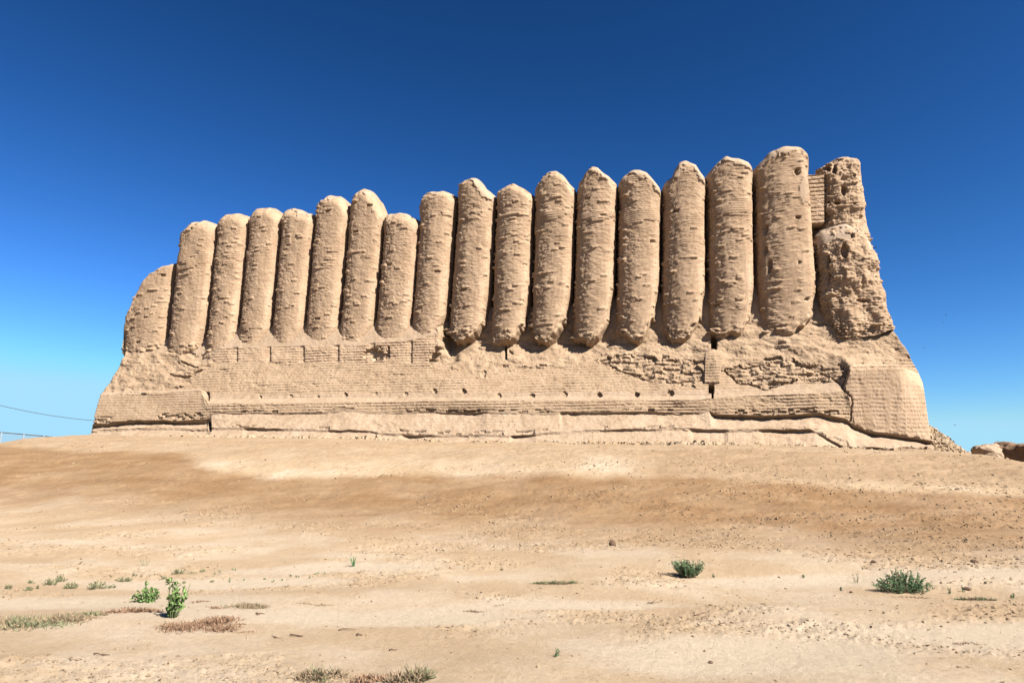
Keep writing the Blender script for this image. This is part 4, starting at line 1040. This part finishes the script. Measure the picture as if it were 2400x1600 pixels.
lump('adobe_boulder', 'pale sunlit lump of mud wall beyond the right slope', 'ruin', [(2283, 1100), (2284, 1052), (2292, 1041), (2317, 1038), (2333, 1041), (2346, 1053), (2347, 1100)], 47, 1.6, M_CAP, 501)
# a long broken wall whose near face turns away from the sun
def broken_wall():
    P0 = at_depth(2306, 1085, 50.0)[:2]; dirv = np.array([0.40, -0.9165])        # runs towards the camera side; its face looks left
    L_, th = 11.0, 1.6; nrm = np.array([-0.9165, -0.40])
    nu, nv = 160, 60
    u = np.linspace(0, 1, nu); v = np.linspace(0, 1, nv)
    top = 3.18 + 0.3 * noise2(u * 6, u * 0, 4, 502) - 0.35 * sstep(0.0, 0.05, 0.05 - u) - 0.5 * sstep(0.3, 0.8, u)
    prof = []
    for vv in np.concatenate([np.linspace(0, 1, 40), np.linspace(1, 2, 14)[1:], np.linspace(2, 3, 14)[1:]]):
        if vv <= 1: n_, h_ = 0.35 * vv - 0.35, vv
        elif vv <= 2: n_, h_ = -(vv - 1) * th, 1 + 0.10 * math.sin((vv - 1) * math.pi)
        else: n_, h_ = -th, 3 - vv
        prof.append((n_, h_))
    rows = []
    for n_, h_ in prof:
        x = P0[0] + dirv[0] * u * L_ + nrm[0] * n_; y = P0[1] + dirv[1] * u * L_ + nrm[1] * n_
        z0 = ground_z(x, y) - 0.4
        rows.append(np.stack([x, y, z0 + (top - z0) * h_], -1))
    V = np.stack(rows)
    nz = fbm(V[..., 0] / 0.8, V[..., 1] / 0.8, V[..., 2] / 0.5, 4, 503)
    V[..., 0] += 0.22 * nz * nrm[0]; V[..., 1] += 0.22 * nz * nrm[1]; V[..., 2] += 0.14 * nz
    V[:, 0, :2] = V[:, 0, :2].mean(0); V[:, -1, :2] = V[:, -1, :2].mean(0)
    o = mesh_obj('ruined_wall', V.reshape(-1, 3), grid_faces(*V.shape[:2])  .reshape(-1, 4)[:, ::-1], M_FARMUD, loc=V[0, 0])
    tag(o, 'low broken mud wall with its shaded side showing at the right edge', 'ruin')
broken_wall()

# birds
def bird(label, p, span, seed, perched=False, group='birds flying right of the fortress'):
    r = np.random.default_rng(seed)
    n = 9; th = np.linspace(0, math.pi, n); ph = np.linspace(0, 2 * math.pi, 9)
    TH, PH = np.meshgrid(th, ph, indexing='ij')
    L_ = span * 0.5
    B = np.stack([np.cos(TH) * L_ * 0.5, np.sin(TH) * np.cos(PH) * L_ * 0.13, np.sin(TH) * np.sin(PH) * L_ * 0.13], -1).reshape(-1, 3)
    F_ = grid_faces(n, 9).reshape(-1, 4)
    up = 0.0 if perched else r.uniform(0.05, 0.3)
    W = []
    for sd in (1, -1):
        w0, w1 = (0.3, 0.16) if perched else (0.5, 1.0)
        for t in (0, 0.012):
            W += [[0.2 * L_, sd * 0.05 * L_, t], [0.22 * L_, sd * w0 * span * 0.5, up * span * 0.5 + t], [-0.25 * L_, sd * w1 * span * 0.5, up * span * 0.35 + t], [-0.15 * L_, sd * 0.05 * L_, t]]
    W = np.array(W); k = len(B); wf = []
    for a in (0, 8):
        wf += [[k + a + 0, k + a + 1, k + a + 2, k + a + 3], [k + a + 4, k + a + 7, k + a + 6, k + a + 5]]
        for e in range(4): wf.append([k + a + e, k + a + (e + 1) % 4, k + a + 4 + (e + 1) % 4, k + a + 4 + e])
    Tl = np.array([[-0.4 * L_, 0.03 * L_, 0], [-0.4 * L_, -0.03 * L_, 0], [-0.85 * L_, -0.12 * L_, 0.01], [-0.85 * L_, 0.12 * L_, 0.01]])
    V = np.concatenate([B, W, Tl]); F_ = np.concatenate([F_, np.array(wf), np.array([[k + 16, k + 17, k + 18, k + 19]])])
    az = r.uniform(-0.7, 0.7) + (math.pi if r.uniform() < 0.5 else 0); tl = 0.6 if perched else r.uniform(-0.2, 0.3)
    x, y, z = V[:, 0] * math.cos(tl) - V[:, 2] * math.sin(tl), V[:, 1], V[:, 0] * math.sin(tl) + V[:, 2] * math.cos(tl)
    V = np.stack([x * math.cos(az) - y * math.sin(az), x * math.sin(az) + y * math.cos(az), z], -1) + p
    tag(mesh_obj('bird', V, F_, M_BIRD, loc=p), label, 'bird', group)
for k, (x, y, Y, sp, lb) in enumerate([(2052, 580, 36, .26, 'bird flying closest to the fortress, level with its corner tower'), (2217, 738, 60, .26, 'upper bird of a close pair in the sky right of the fortress'), (2210, 755, 60, .22, 'lower bird of a close pair in the sky right of the fortress'), (2166, 815, 55, .24, 'lone bird just right of the sloping fortress end'),
                                       (2238, 995.5, 55, .28, 'bird low over the rubble heap at right'), (2339, 1033, 60, .28, 'lowest bird, just over the ruined lump at the right edge')]):
    bird(lb, at_depth(x, y, Y), sp, 600 + k)
for k, (x, y) in enumerate([(1965, 506), (1974, 506)]):
    s_, h_ = at_n(x * 0.98, y * 0.98 + 1.0, -0.45)
    bird(['left of two dark birds perched on the pale corner shoulder', 'right of two dark birds perched on the pale corner shoulder'][k], fac2world(np.array(float(s_)), np.array(-0.45), np.array(float(h_))), 0.22, 620 + k, True, 'birds perched on the fortress')
